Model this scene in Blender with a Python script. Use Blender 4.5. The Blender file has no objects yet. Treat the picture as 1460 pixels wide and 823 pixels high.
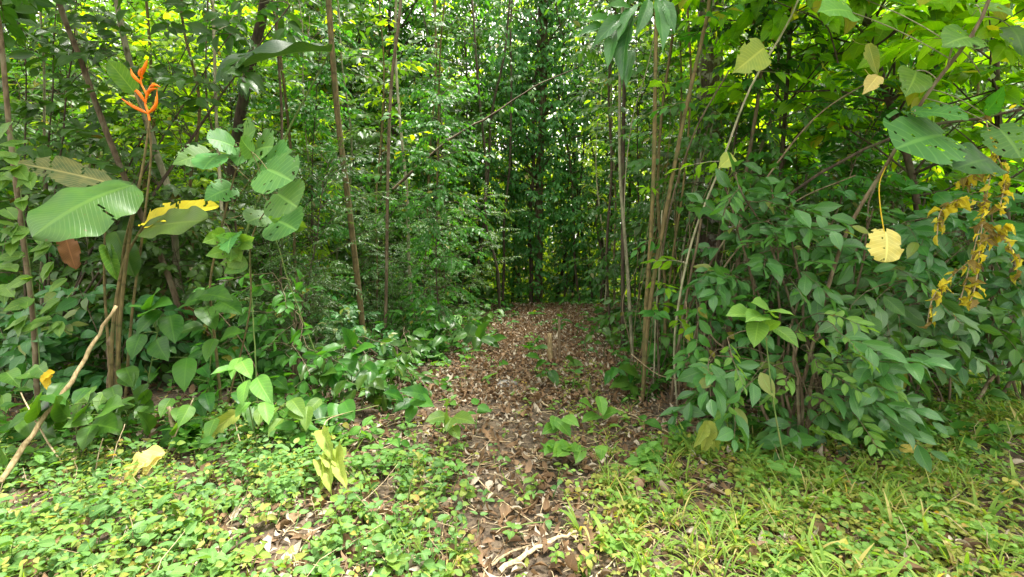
import bpy, math, random
import numpy as np
from mathutils import Vector, noise as mnoise
rng = np.random.default_rng(11)
R = random.Random(5)
scene = bpy.context.scene
COL = scene.collection
PI = math.pi

# ------------------------------------------------------------------ camera
CAMH = 1.4
FPX = 680.0
PITCH = math.radians(5.54)
cam_d = bpy.data.cameras.new('camera')
cam_d.sensor_width = 36.0
cam_d.lens = 36.0 * FPX / 1460.0
cam_d.clip_start = 0.05
cam_d.clip_end = 600
cam = bpy.data.objects.new('camera', cam_d)
COL.objects.link(cam)
cam.location = (0, 0, CAMH)
cam.rotation_euler = (PI / 2 - PITCH, 0, 0)
scene.camera = cam
CP, SP = math.cos(PITCH), math.sin(PITCH)

def W(px, py, d):
    """world point seen at photo pixel px,py at world distance Y = d"""
    a = (px - 730.0) / FPX
    b = (411.5 - py) / FPX
    v = np.array([a, CP + b * SP, -SP + b * CP])
    s = d / v[1]
    return np.array([v[0] * s, d, CAMH + v[2] * s])

# ------------------------------------------------------------------ ground height
def path_x(y):
    return 0.10 + 0.085 * max(0.0, y - 2.0) if y < 12 else 0.95
def gz(x, y):
    n = mnoise.noise(Vector((x * 0.5, y * 0.5, 0.3))) * 0.07 + mnoise.noise(Vector((x * 1.9, y * 1.9, 4.3))) * 0.025
    s = abs(x - path_x(y)) - 0.9
    bank = 0.10 * min(1.0, max(0.0, s / 1.2))
    bank *= min(1.0, max(0.0, (y - 3.0) / 2.0))
    if y > 10.4:
        n -= (min(y, 40) - 10.4) * 0.16
    return n + bank
def G(px, py):
    """ground point seen at a pixel"""
    a = (px - 730.0) / FPX
    b = (411.5 - py) / FPX
    v = np.array([a, CP + b * SP, -SP + b * CP])
    s = CAMH / -v[2]
    for _ in range(4):
        x, y = v[0] * s, v[1] * s
        s = (CAMH - gz(x, y)) / -v[2]
    return np.array([v[0] * s, v[1] * s, CAMH + v[2] * s])

# ------------------------------------------------------------------ geometry collector
def unit(v):
    v = np.asarray(v, float)
    n = np.linalg.norm(v, axis=-1, keepdims=True)
    return v / np.maximum(n, 1e-9)

class Geo:
    def __init__(s):
        s.V = []; s.F = []; s.U = []; s.A = []; s.n = 0
    def add(s, V, F, U, A):
        s.V.append(V); s.F.append(F + s.n); s.U.append(U); s.A.append(A); s.n += len(V)
    def leaves(s, T, P, D, N, S, A, wid=None):
        """T template; arrays of base point, direction, normal, size, (rnd, rnd2)"""
        if len(P) == 0: return
        D = unit(D); X = unit(np.cross(D, N)); Z = np.cross(X, D)
        S = S[:, None, None]
        w = 1.0 if wid is None else wid[:, None, None]
        tv = T['v']
        V = (P[:, None, :] + S * (tv[None, :, 0:1] * w * X[:, None, :] + tv[None, :, 1:2] * D[:, None, :] + tv[None, :, 2:3] * Z[:, None, :]))
        n, m = len(P), len(tv)
        F = T['f'][None] + (np.arange(n) * m)[:, None, None]
        U = np.tile(T['u'], (n, 1))
        AA = np.repeat(A, m, axis=0)
        s.add(V.reshape(-1, 3), F.reshape(-1, 4), U, AA)
    def tube(s, pts, rad, k=6, a=None, jit=0.0, cap=False):
        pts = np.asarray(pts, float); rad = np.broadcast_to(np.asarray(rad, float), (len(pts),)).copy()
        if cap:
            pts = np.vstack([pts, pts[-1:] + (pts[-1] - pts[-2]) * 1e-3]); rad = np.append(rad, 1e-4)
        t = unit(np.gradient(pts, axis=0))
        ref = np.array([0.31, 0.22, 0.92]) if abs(unit(pts[-1] - pts[0])[2]) < 0.8 else np.array([0.9, 0.31, 0.1])
        X = unit(np.cross(t, ref)); Y = np.cross(t, X)
        ang = np.arange(k + 1) / k * 2 * PI
        r = rad[:, None, None]
        if jit:
            j = 1 + rng.uniform(-jit, jit, (len(pts), k + 1, 1)); j[:, -1] = j[:, 0]; r = r * j
        V = pts[:, None, :] + r * (np.cos(ang)[None, :, None] * X[:, None] + np.sin(ang)[None, :, None] * Y[:, None])
        n, m = len(pts), k + 1
        i = np.arange(n - 1)[:, None] * m + np.arange(k)[None]
        F = np.stack([i, i + 1, i + 1 + m, i + m], -1).reshape(-1, 4)
        ln = np.concatenate([[0], np.cumsum(np.linalg.norm(np.diff(pts, axis=0), axis=1))])
        U = np.stack([np.tile(ang / (2 * PI), n), np.repeat(ln, m)], -1)
        if a is None: a = (R.random(), R.random())
        s.add(V.reshape(-1, 3), F, U, np.tile(np.array([a]), (n * m, 1)))
    def build(s, name, mat, parent=None, origin=(0, 0, 0), smooth=True):
        V = np.concatenate(s.V) - np.asarray(origin, float)
        F = np.concatenate(s.F); U = np.concatenate(s.U); A = np.concatenate(s.A)
        me = bpy.data.meshes.new(name)
        me.vertices.add(len(V)); me.vertices.foreach_set('co', V.astype(np.float32).ravel())
        nf = len(F)
        me.loops.add(nf * 4); me.loops.foreach_set('vertex_index', F.astype(np.int32).ravel())
        me.polygons.add(nf); me.polygons.foreach_set('loop_start', (np.arange(nf) * 4).astype(np.int32))
        if smooth: me.polygons.foreach_set('use_smooth', np.ones(nf, bool))
        me.update(calc_edges=True)
        idx = F.ravel()
        u = me.uv_layers.new(name='uv'); u.data.foreach_set('uv', U[idx].astype(np.float32).ravel())
        u2 = me.uv_layers.new(name='var'); u2.data.foreach_set('uv', A[idx].astype(np.float32).ravel())
        me.materials.append(mat)
        o = bpy.data.objects.new(name, me); COL.objects.link(o)
        if parent is not None: o.parent = parent
        else: o.location = origin
        return o

def tag(o, label=None, cat=None, group=None, kind=None):
    if label: o['label'] = label
    if cat: o['category'] = cat
    if group: o['group'] = group
    if kind: o['kind'] = kind
    return o
def thing(name, label, cat, loc, group=None):
    o = bpy.data.objects.new(name, None); COL.objects.link(o)
    o.empty_display_size = 0.1
    o.location = loc
    return tag(o, label, cat, group)
def dup(root, loc, rotz=0.0, sc=1.0, label=None, group=None, tilt=(0, 0)):
    r = root.copy(); COL.objects.link(r)
    r.location = loc; r.rotation_euler = (tilt[0], tilt[1], rotz)
    r.scale = (sc, sc, sc) if not isinstance(sc, tuple) else sc
    if label: r['label'] = label
    if group: r['group'] = group
    for ch in list(root.children):
        c = ch.copy(); COL.objects.link(c); c.parent = r
        for g in list(ch.children):
            d = g.copy(); COL.objects.link(d); d.parent = c
    return r

# ------------------------------------------------------------------ leaf templates
PROF = {
 'ovate': ([0, .04, .12, .25, .4, .55, .7, .82, .91, .96, 1], [.02, .13, .215, .27, .275, .245, .185, .115, .05, .02, .003]),
 'elliptic': ([0, .05, .15, .3, .45, .6, .75, .86, .93, 1], [.01, .055, .125, .19, .215, .2, .14, .07, .028, .003]),
 'lance': ([0, .05, .2, .4, .6, .8, .92, 1], [.01, .04, .085, .11, .1, .06, .022, .003]),
 'heart': ([0, .03, .1, .22, .35, .5, .65, .8, .9, .96, 1], [.05, .22, .33, .38, .375, .33, .25, .145, .065, .025, .003]),
 'round': ([0, .02, .07, .15, .3, .5, .7, .85, .94, .98, 1], [.06, .22, .34, .42, .48, .5, .47, .37, .23, .1, .01]),
 'oblong': ([0, .03, .1, .2, .5, .75, .88, .95, 1], [.03, .11, .17, .2, .215, .195, .14, .075, .005]),
 'paddle': ([0, .03, .1, .25, .45, .65, .8, .9, .96, 1], [.02, .12, .19, .235, .26, .265, .225, .145, .06, .004]),
 'blade': ([0, .1, .4, .7, .9, 1], [.012, .018, .02, .015, .007, .001]),
 'small': ([0, .06, .2, .4, .6, .8, .93, 1], [.02, .14, .29, .34, .3, .19, .07, .008]),
}
def tmpl(kind, segs=6, half=1, fold=0.25, droop=0.5, wave=0.0, twist=0.0, serr=0.0, seed=0):
    rs = np.random.default_rng(seed)
    tk, wk = PROF[kind]
    t = np.linspace(0, 1, segs + 1)
    t = 0.5 * t + 0.5 * (0.5 - 0.5 * np.cos(t * PI)) if kind != 'blade' else t
    w = np.interp(t, tk, wk)
    u = np.linspace(-1, 1, 2 * half + 1)
    th = -droop * (t - 0.15)
    dt = np.diff(t, prepend=0)
    y = np.cumsum(np.cos(th) * dt); z = np.cumsum(np.sin(th) * dt)
    if serr:
        w = w * (1 + serr * np.where(np.arange(segs + 1) % 2, 1, -1)); w[-1] = abs(wk[-1])
    X = u[None] * w[:, None]
    lob = {'heart': 0.17, 'round': 0.12}.get(kind, 0.0)
    Y = y[:, None] - lob * np.abs(u[None]) ** 1.4 * (1 - t[:, None]) ** 5 * 1.3
    ph = rs.uniform(0, 6, 2)
    Z = z[:, None] + fold * np.abs(X) ** 1.0 + wave * np.abs(u[None]) ** 1.5 * np.where(u[None] < 0, np.sin(t[:, None] * 17 + ph[0]), np.sin(t[:, None] * 15 + ph[1]))
    X = X + twist * np.sin(t[:, None] * 3) * 0.1
    V = np.stack([X, Y, Z], -1).reshape(-1, 3)
    m = 2 * half + 1
    i = np.arange(segs)[:, None] * m + np.arange(m - 1)[None]
    F = np.stack([i, i + 1, i + 1 + m, i + m], -1).reshape(-1, 4)
    U = np.stack(np.broadcast_arrays(u[None] * 0.5 + 0.5, t[:, None]), -1).reshape(-1, 2)
    return {'v': V, 'f': F, 'u': U}
TP = {}
def tset(kind, q):
    """three variants of a leaf at quality q (0 far, 1 mid, 2 near)"""
    key = (kind, q)
    if key not in TP:
        segs = {0: 3, 1: 5, 2: 9}[q]
        if kind == 'blade': segs += 2
        TP[key] = [tmpl(kind, segs, 1 if q < 2 else 2, f, d, w, tw, seed=i) for i, (f, d, w, tw) in enumerate(
            [(0.25, 0.3, 0.010, 0.3), (0.5, 0.8, 0.015, -0.4), (0.1, 1.2, 0.02, 0.2), (0.35, 0.05, 0.02, -0.2)])]
    return TP[key]

class Leaves:
    def __init__(s): s.P = []; s.D = []; s.N = []; s.S = []; s.A = []; s.W = []
    def put(s, P, D, N, S, A, Wd=None):
        P = np.atleast_2d(P); n = len(P)
        s.P.append(P); s.D.append(np.broadcast_to(D, (n, 3))); s.N.append(np.broadcast_to(N, (n, 3)))
        s.S.append(np.broadcast_to(S, (n,))); s.A.append(np.broadcast_to(A, (n, 2)))
        s.W.append(np.broadcast_to(1.0 if Wd is None else Wd, (n,)))
    def count(s): return sum(len(p) for p in s.P)
    def emit(s, geo, kind, q):
        if not s.P: return
        P, D, N = map(np.concatenate, (s.P, s.D, s.N)); S = np.concatenate(s.S); A = np.concatenate(s.A); Wd = np.concatenate(s.W)
        ts = tset(kind, q); c = rng.integers(0, len(ts), len(P))
        for i, T in enumerate(ts):
            m = c == i
            geo.leaves(T, P[m], D[m], N[m], S[m], A[m], Wd[m])

OPEN = np.array([0.0, -0.42, 0.85])
def rot(v, axis, ang):
    axis = unit(axis); c, s = math.cos(ang), math.sin(ang)
    return v * c + np.cross(axis, v) * s + axis * np.dot(axis, v) * (1 - c)
def curve(p0, p1, n=8, sag=0.0, jit=0.0):
    p0 = np.asarray(p0, float); p1 = np.asarray(p1, float)
    t = np.linspace(0, 1, n)[:, None]
    P = p0 * (1 - t) + p1 * t
    P[:, 2] -= sag * 4 * (t * (1 - t))[:, 0]
    if jit:
        J = rng.normal(0, jit, (n, 3)); J[0] = 0; J[-1] = 0
        P += J
    return P
def smooth(pts, n=4):
    """Catmull-Rom through the points"""
    p = np.asarray(pts, float)
    if len(p) < 3: return curve(p[0], p[-1], n + 1)
    e = np.vstack([2 * p[0] - p[1], p, 2 * p[-1] - p[-2]])
    out = []
    for i in range(1, len(e) - 2):
        for k in range(n):
            t = k / n
            out.append(0.5 * (2 * e[i] + (e[i + 1] - e[i - 1]) * t + (2 * e[i - 1] - 5 * e[i] + 4 * e[i + 1] - e[i + 2]) * t * t
                              + (3 * e[i] - e[i - 1] - 3 * e[i + 1] + e[i + 2]) * t ** 3))
    out.append(p[-1])
    return np.array(out)
def spray(L, wood, start, d, length, n, size, rad=0.003, open_=OPEN, spread=0.95, droop=0.25, petiole=0.12, opp=False, tone=None, nj=0.42):
    """a leafy twig: leaves left and right of a drooping axis"""
    d = unit(d); k = 4
    P = [np.asarray(start, float)]; dd = d.copy()
    for i in range(k):
        dd = unit(dd + np.array([0, 0, -droop / k * 1.4]) + rng.normal(0, 0.07, 3))
        P.append(P[-1] + dd * length / k)
    P = np.array(P)
    if wood is not None and rad > 0: wood.tube(P, np.linspace(rad, rad * 0.45, len(P)), 3)
    ts = np.linspace(0.12, 1.0, n)
    if opp: ts = np.repeat(np.linspace(0.12, 1.0, (n + 1) // 2), 2)[:n]
    base = np.stack([np.interp(ts * k, np.arange(k + 1), P[:, j]) for j in range(3)], -1)
    ax = unit(P[-1] - P[0])
    Nn = unit(open_ + rng.normal(0, 0.12, 3))
    side = unit(np.cross(ax, Nn))
    sg = np.where(np.arange(n) % 2, 1.0, -1.0)
    ang = spread * (1.05 - 0.45 * ts) + rng.normal(0, 0.12, n)
    ang[-1] *= 0.15
    D = ax[None] * np.cos(ang)[:, None] + side[None] * (sg * np.sin(ang))[:, None]
    D[:, 2] -= droop * rng.uniform(0.3, 1.3, n)
    D = unit(D)
    N = unit(Nn[None] + rng.normal(0, nj, (n, 3)))
    S = size * rng.uniform(0.68, 1.15, n) * (1 - 0.25 * (ts - 0.45) ** 2 * 4)
    if tone is None: tone = rng.random()
    A = np.stack([np.clip(tone * 0.6 + rng.random(n) * 0.4, 0, 1), rng.random(n)], -1)
    pb = base + D * (petiole * S)[:, None]
    if wood is not None and petiole > 0.2:
        for a, b in zip(base, pb): wood.tube([a, (a + b) / 2 + (0, 0, 0.004), b], 0.0014, 3)
    L.put(pb, D, N, S, A)

def plant(H, nbr, blen, size, lo=0.15, twigs=4, nleaf=8, stemr=0.012, lean=0.12, up=0.35, open_=OPEN, droop=0.3, twl=0.35, wiggle=0.05, multi=1, opp=False, sides=6, azr=None, petiole=.12):
    """generic woody plant; returns (wood, Leaves)"""
    wood = Geo(); L = Leaves()
    for m in range(multi):
        n = 9
        t = np.linspace(0, 1, n)
        az = rng.uniform(0, 2 * PI); ln = lean * rng.uniform(0.4, 1.4) * (1 if multi == 1 else 2.2)
        h = H * (1 if m == 0 else rng.uniform(0.6, 1))
        st = np.stack([np.cos(az) * ln * h * t ** 1.5, np.sin(az) * ln * h * t ** 1.5, h * t], -1)
        st[1:, :2] += np.cumsum(rng.normal(0, wiggle * H / n, (n - 1, 2)), 0)
        wood.tube(smooth(st, 2), np.linspace(stemr, stemr * 0.3, 2 * n - 1), sides)
        nb = max(2, nbr // multi)
        for b in range(nb):
            f = lo + (1 - lo) * (b + rng.random() * 0.8) / nb
            f = min(f, 1.0)
            p0 = np.array([np.interp(f, t, st[:, j]) for j in range(3)])
            a = b * 2.4 + rng.normal(0, 0.4) if azr is None else rng.uniform(*azr)
            e = up + rng.normal(0, 0.22) + 0.35 * f
            d = np.array([math.cos(a) * math.cos(e), math.sin(a) * math.cos(e), math.sin(e)])
            bl = blen * rng.uniform(0.5, 1.15) * (1.05 - 0.5 * f)
            P = [p0]; dd = d.copy()
            for i in range(5):
                dd = unit(dd + np.array([0, 0, -droop * 0.3]) + rng.normal(0, 0.1, 3)); P.append(P[-1] + dd * bl / 5)
            P = np.array(P)
            wood.tube(P, np.linspace(stemr * 0.42, stemr * 0.14, 6), 4)
            tone = rng.random()
            for k in range(twigs):
                g = (k + 0.6 + rng.random() * 0.6) / twigs
                g = min(g, 1.0) * 5
                q = np.array([np.interp(g, np.arange(6), P[:, j]) for j in range(3)])
                ax = unit(P[min(int(g) + 1, 5)] - P[max(int(g) - 1, 0)])
                sd = np.cross(ax, unit(open_)) * (1 if k % 2 else -1)
                dr = unit(ax * 0.75 + sd * rng.uniform(0.3, 1.0) + rng.normal(0, 0.25, 3)) if g < 4.9 else ax
                spray(L, wood, q, dr, twl * rng.uniform(0.6, 1.2), nleaf, size, stemr * 0.13 + 0.0008, open_, droop=droop, opp=opp, tone=np.clip(tone + rng.normal(0, .15), 0, 1), petiole=petiole)
    return wood, L

# ------------------------------------------------------------------ materials
def nodes(name):
    m = bpy.data.materials.new(name); m.use_nodes = True
    nt = m.node_tree; nt.nodes.clear()
    return m, nt, nt.nodes, nt.links
def math_(N, K, op, a, b=None, c=None, clamp=False):
    n = N.new('ShaderNodeMath'); n.operation = op; n.use_clamp = clamp
    for i, v in enumerate((a, b, c)):
        if v is None: continue
        if isinstance(v, (int, float)): n.inputs[i].default_value = v
        else: K.new(v, n.inputs[i])
    return n.outputs[0]
def mix_(N, K, f, a, b, mode='MIX'):
    n = N.new('ShaderNodeMix'); n.data_type = 'RGBA'; n.blend_type = mode
    for s, v in ((n.inputs[0], f), (n.inputs[6], a), (n.inputs[7], b)):
        if isinstance(v, (int, float)): s.default_value = v
        elif isinstance(v, tuple): s.default_value = (*v, 1) if len(v) == 3 else v
        else: K.new(v, s)
    return n.outputs[2]
def maprange(N, K, v, a, b, c=0.0, d=1.0):
    n = N.new('ShaderNodeMapRange'); n.inputs[1].default_value = a; n.inputs[2].default_value = b
    n.inputs[3].default_value = c; n.inputs[4].default_value = d; n.interpolation_type = 'SMOOTHSTEP'
    K.new(v, n.inputs[0]); return n.outputs[0]
def leaf_mat(name, c0, c1, trans=0.35, rough=0.42, veins=0.35, freq=9, odd=None, odd_at=0.95, spots=0.3, tcol=None, spec=0.32, objvar=0.25, sscale=60, bump=True):
    m, nt, N, K = nodes(name)
    out = N.new('ShaderNodeOutputMaterial'); uv = N.new('ShaderNodeUVMap'); uv.uv_map = 'uv'
    var = N.new('ShaderNodeUVMap'); var.uv_map = 'var'
    s = N.new('ShaderNodeSeparateXYZ'); K.new(uv.outputs[0], s.inputs[0])
    sv = N.new('ShaderNodeSeparateXYZ'); K.new(var.outputs[0], sv.inputs[0])
    a = math_(N, K, 'ABSOLUTE', math_(N, K, 'SUBTRACT', s.outputs[0], 0.5)); a = math_(N, K, 'MULTIPLY', a, 2.0)
    mid = maprange(N, K, a, 0.02, 0.10, 1, 0)
    ph = math_(N, K, 'FRACT', math_(N, K, 'SUBTRACT', math_(N, K, 'MULTIPLY', s.outputs[1], freq), math_(N, K, 'MULTIPLY', a, freq * 0.22)))
    tri = math_(N, K, 'ABSOLUTE', math_(N, K, 'SUBTRACT', ph, 0.5))
    sd = maprange(N, K, tri, 0.02, 0.13, 1, 0)
    vm = math_(N, K, 'MAXIMUM', mid, math_(N, K, 'MULTIPLY', sd, 0.55))
    col = mix_(N, K, sv.outputs[0], c0, c1)
    geo = N.new('ShaderNodeNewGeometry')
    no = N.new('ShaderNodeTexNoise'); no.inputs['Scale'].default_value = 14; no.inputs['Detail'].default_value = 3
    tc = N.new('ShaderNodeTexCoord'); K.new(tc.outputs['Object'], no.inputs['Vector'])
    col = mix_(N, K, maprange(N, K, no.outputs[0], 0.3, 0.7, 0.0, 0.55), col, mix_(N, K, 0.6, col, (c1[0] * 1.35, c1[1] * 1.15, c1[2] * 0.7)))
    if odd:
        col = mix_(N, K, maprange(N, K, sv.outputs[1], odd_at - 0.01, odd_at + 0.01, 0, 0.9), col, odd)
    col = mix_(N, K, math_(N, K, 'MULTIPLY', vm, veins), col, (min(1, c1[0] * 2.2 + 0.03), min(1, c1[1] * 1.8 + 0.03), c1[2] * 1.6 + 0.01))
    if spots:
        n2 = N.new('ShaderNodeTexNoise'); n2.inputs['Scale'].default_value = sscale; n2.inputs['Detail'].default_value = 2
        K.new(tc.outputs['Object'], n2.inputs['Vector'])
        col = mix_(N, K, maprange(N, K, n2.outputs[0], 0.70, 0.78, 0, spots), col, (0.09, 0.055, 0.02))
    oi = N.new('ShaderNodeObjectInfo')
    hs = N.new('ShaderNodeHueSaturation')
    K.new(math_(N, K, 'MULTIPLY_ADD', oi.outputs['Random'], objvar * 0.14, 0.5 - objvar * 0.07), hs.inputs['Hue'])
    K.new(math_(N, K, 'MULTIPLY_ADD', oi.outputs['Random'], objvar * 1.2, 1 - objvar * 0.5), hs.inputs['Value'])
    K.new(col, hs.inputs['Color']); col = hs.outputs[0]
    bs = N.new('ShaderNodeBsdfPrincipled'); K.new(col, bs.inputs['Base Color'])
    bs.inputs['Roughness'].default_value = rough + 0.02; bs.inputs['Specular IOR Level'].default_value = spec
    bp = N.new('ShaderNodeBump'); bp.inputs['Strength'].default_value = 0.35; bp.inputs['Distance'].default_value = 0.004
    K.new(math_(N, K, 'MULTIPLY', vm, -1.0), bp.inputs['Height'])
    if bump: K.new(bp.outputs[0], bs.inputs['Normal'])
    tr = N.new('ShaderNodeBsdfTranslucent')
    K.new(mix_(N, K, 1.0, col, tcol or (2.0, 1.9, 0.5), 'MULTIPLY'), tr.inputs[0])
    mx = N.new('ShaderNodeMixShader'); mx.inputs[0].default_value = trans
    K.new(bs.outputs[0], mx.inputs[1]); K.new(tr.outputs[0], mx.inputs[2]); K.new(mx.outputs[0], out.inputs[0])
    return m
def bark_mat(name, c0, c1, c2, scale=9, patch=0.5, rough=0.85, stretch=0.25, bump=0.6, rings=0.0):
    m, nt, N, K = nodes(name)
    out = N.new('ShaderNodeOutputMaterial'); bs = N.new('ShaderNodeBsdfPrincipled'); K.new(bs.outputs[0], out.inputs[0])
    tc = N.new('ShaderNodeTexCoord'); mp = N.new('ShaderNodeMapping'); mp.inputs['Scale'].default_value = (1, 1, stretch)
    K.new(tc.outputs['Object'], mp.inputs[0])
    n1 = N.new('ShaderNodeTexNoise'); n1.inputs['Scale'].default_value = scale * 5; n1.inputs['Detail'].default_value = 5; K.new(mp.outputs[0], n1.inputs[0])
    n2 = N.new('ShaderNodeTexNoise'); n2.inputs['Scale'].default_value = scale; n2.inputs['Detail'].default_value = 3; K.new(tc.outputs['Object'], n2.inputs[0])
    col = mix_(N, K, maprange(N, K, n1.outputs[0], 0.35, 0.65), c0, c1)
    col = mix_(N, K, maprange(N, K, n2.outputs[0], 0.52, 0.62, 0, patch), col, c2)
    h = n1.outputs[0]
    if rings:
        uv = N.new('ShaderNodeUVMap'); uv.uv_map = 'uv'
        s = N.new('ShaderNodeSeparateXYZ'); K.new(uv.outputs[0], s.inputs[0])
        fr = math_(N, K, 'FRACT', math_(N, K, 'MULTIPLY', s.outputs[1], rings))
        rg = maprange(N, K, math_(N, K, 'ABSOLUTE', math_(N, K, 'SUBTRACT', fr, 0.5)), 0.0, 0.05, 1, 0)
        col = mix_(N, K, math_(N, K, 'MULTIPLY', rg, 0.6), col, (c0[0] * 0.5, c0[1] * 0.5, c0[2] * 0.5))
    oi = N.new('ShaderNodeObjectInfo'); hs = N.new('ShaderNodeHueSaturation')
    K.new(math_(N, K, 'MULTIPLY_ADD', oi.outputs['Random'], 0.5, 0.75), hs.inputs['Value']); K.new(col, hs.inputs['Color'])
    K.new(hs.outputs[0], bs.inputs['Base Color']); bs.inputs['Roughness'].default_value = rough
    bs.inputs['Specular IOR Level'].default_value = 0.25
    bp = N.new('ShaderNodeBump'); bp.inputs['Strength'].default_value = bump; bp.inputs['Distance'].default_value = 0.01
    K.new(h, bp.inputs['Height']); K.new(bp.outputs[0], bs.inputs['Normal'])
    return m

M = {}
M['mid'] = leaf_mat('leaf_mid_green', (0.014, 0.066, 0.010), (0.058, 0.172, 0.022), 0.42, veins=.2, spots=0, bump=False, odd=(0.20, 0.17, 0.03), odd_at=0.985)
M['dark'] = leaf_mat('leaf_dark_green', (0.012, 0.046, 0.008), (0.042, 0.110, 0.016), 0.3, veins=.2, spots=0, bump=False, rough=0.36, odd=(0.12, 0.09, 0.03), odd_at=0.985)
M['blue'] = leaf_mat('leaf_blue_green', (0.020, 0.085, 0.022), (0.058, 0.178, 0.046), 0.28, spec=.5, rough=0.36, veins=0.3, freq=11, odd=(0.16, 0.19, 0.03), odd_at=0.97)
M['lime'] = leaf_mat('leaf_lime', (0.080, 0.205, 0.006), (0.215, 0.39, 0.012), 0.62, veins=.25, spots=0, bump=False, odd=(0.33, 0.29, 0.03), odd_at=0.96)
M['fresh'] = leaf_mat('leaf_fresh_green', (0.055, 0.150, 0.022), (0.115, 0.24, 0.045), 0.4, rough=0.45)
M['cover'] = leaf_mat('leaf_ground_cover', (0.048, 0.130, 0.020), (0.165, 0.29, 0.050), 0.38, rough=0.5, odd=(0.35, 0.30, 0.06), odd_at=0.965, freq=7)
M['cover_blue'] = leaf_mat('leaf_ground_cover_bluish', (0.032, 0.105, 0.026), (0.11, 0.245, 0.065), 0.33, rough=0.48, odd=(0.28, 0.27, 0.06), odd_at=0.975, freq=7)
M['cover_lime'] = leaf_mat('leaf_ground_cover_yellowish', (0.085, 0.16, 0.022), (0.26, 0.31, 0.075), 0.38, rough=0.55, odd=(0.36, 0.26, 0.07), odd_at=0.94, freq=7)
M['grass'] = leaf_mat('grass_blade', (0.085, 0.18, 0.025), (0.19, 0.28, 0.05), 0.4, rough=0.5, veins=0.0, spots=0, odd=(0.38, 0.31, 0.12), odd_at=0.88)
M['heli'] = leaf_mat('leaf_heliconia', (0.028, 0.080, 0.016), (0.055, 0.115, 0.020), 0.22, rough=0.4, veins=0.28, freq=24, spots=0.7, sscale=18)
M['heli_dark'] = leaf_mat('leaf_heliconia_dark', (0.018, 0.060, 0.022), (0.03, 0.08, 0.028), 0.22, rough=0.42, veins=0.3, freq=26, spots=0.2)
M['maca'] = leaf_mat('leaf_eaten_round', (0.040, 0.125, 0.030), (0.070, 0.185, 0.045), 0.36, rough=0.5, veins=0.4, freq=8, spots=0.5, sscale=40)
M['yellow'] = leaf_mat('leaf_dying_yellow', (0.45, 0.36, 0.015), (0.68, 0.56, 0.03), 0.4, rough=0.55, veins=0.2, odd=(0.26, 0.15, 0.04), odd_at=0.72, spots=0.8, sscale=45, tcol=(1.2, 1.1, 0.6))
M['pale'] = leaf_mat('leaf_pale_yellow', (0.44, 0.38, 0.10), (0.58, 0.50, 0.19), 0.35, rough=0.6, veins=0.35, freq=8, spots=0.9, sscale=28, tcol=(1.1, 1.1, 0.6))
M['wilt'] = leaf_mat('leaf_wilted_green', (0.15, 0.24, 0.035), (0.29, 0.35, 0.08), 0.35, rough=0.6, veins=0.3, freq=14, spots=0.5, sscale=30, tcol=(1.2, 1.2, 0.5))
M['litter'] = leaf_mat('leaf_litter', (0.055, 0.036, 0.022), (0.225, 0.158, 0.098), 0.12, rough=0.85, veins=0.25, odd=(0.40, 0.36, 0.28), odd_at=0.78, spots=0.5, tcol=(1.2, 1.0, 0.6), spec=0.2)
M['brownleaf'] = leaf_mat('leaf_dead_brown', (0.11, 0.055, 0.025), (0.22, 0.12, 0.06), 0.15, rough=0.8, veins=0.3, freq=20, spots=0.4, tcol=(1.2, 1.0, 0.6), spec=0.2)
M['halfdead'] = leaf_mat('leaf_half_dead', (0.07, 0.10, 0.035), (0.20, 0.19, 0.10), 0.3, rough=0.6, veins=0.4, freq=22, spots=0.9, sscale=9)
M['orange'] = leaf_mat('orange_bract', (0.80, 0.17, 0.008), (0.85, 0.27, 0.012), 0.2, rough=0.4, veins=0, spots=0, tcol=(1.2, 1, 0.6), objvar=0.0)
M['bark'] = bark_mat('bark_brown', (0.075, 0.055, 0.032), (0.15, 0.115, 0.07), (0.19, 0.18, 0.11), 8)
M['bark_dark'] = bark_mat('bark_dark', (0.035, 0.026, 0.018), (0.075, 0.055, 0.038), (0.06, 0.075, 0.03), 7)
M['bark_pale'] = bark_mat('bark_pale', (0.17, 0.16, 0.10), (0.27, 0.26, 0.17), (0.10, 0.13, 0.06), 10, patch=0.5, bump=0.3)
M['bark_mottled'] = bark_mat('bark_mottled', (0.07, 0.05, 0.04), (0.15, 0.115, 0.09), (0.42, 0.40, 0.36), 11, patch=0.85)
M['cane'] = bark_mat('cane_olive', (0.085, 0.068, 0.028), (0.155, 0.12, 0.05), (0.07, 0.09, 0.03), 10, bump=0.25, rings=3.0)
M['dry'] = bark_mat('dry_cane', (0.26, 0.20, 0.115), (0.42, 0.34, 0.21), (0.18, 0.13, 0.07), 14, patch=0.6, bump=0.4)
M['twig'] = bark_mat('twig_brown', (0.12, 0.085, 0.05), (0.24, 0.18, 0.11), (0.08, 0.06, 0.04), 14, bump=0.4)
M['green'] = bark_mat('green_stem', (0.07, 0.13, 0.03), (0.13, 0.19, 0.05), (0.15, 0.13, 0.05), 12, bump=0.15)

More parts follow.
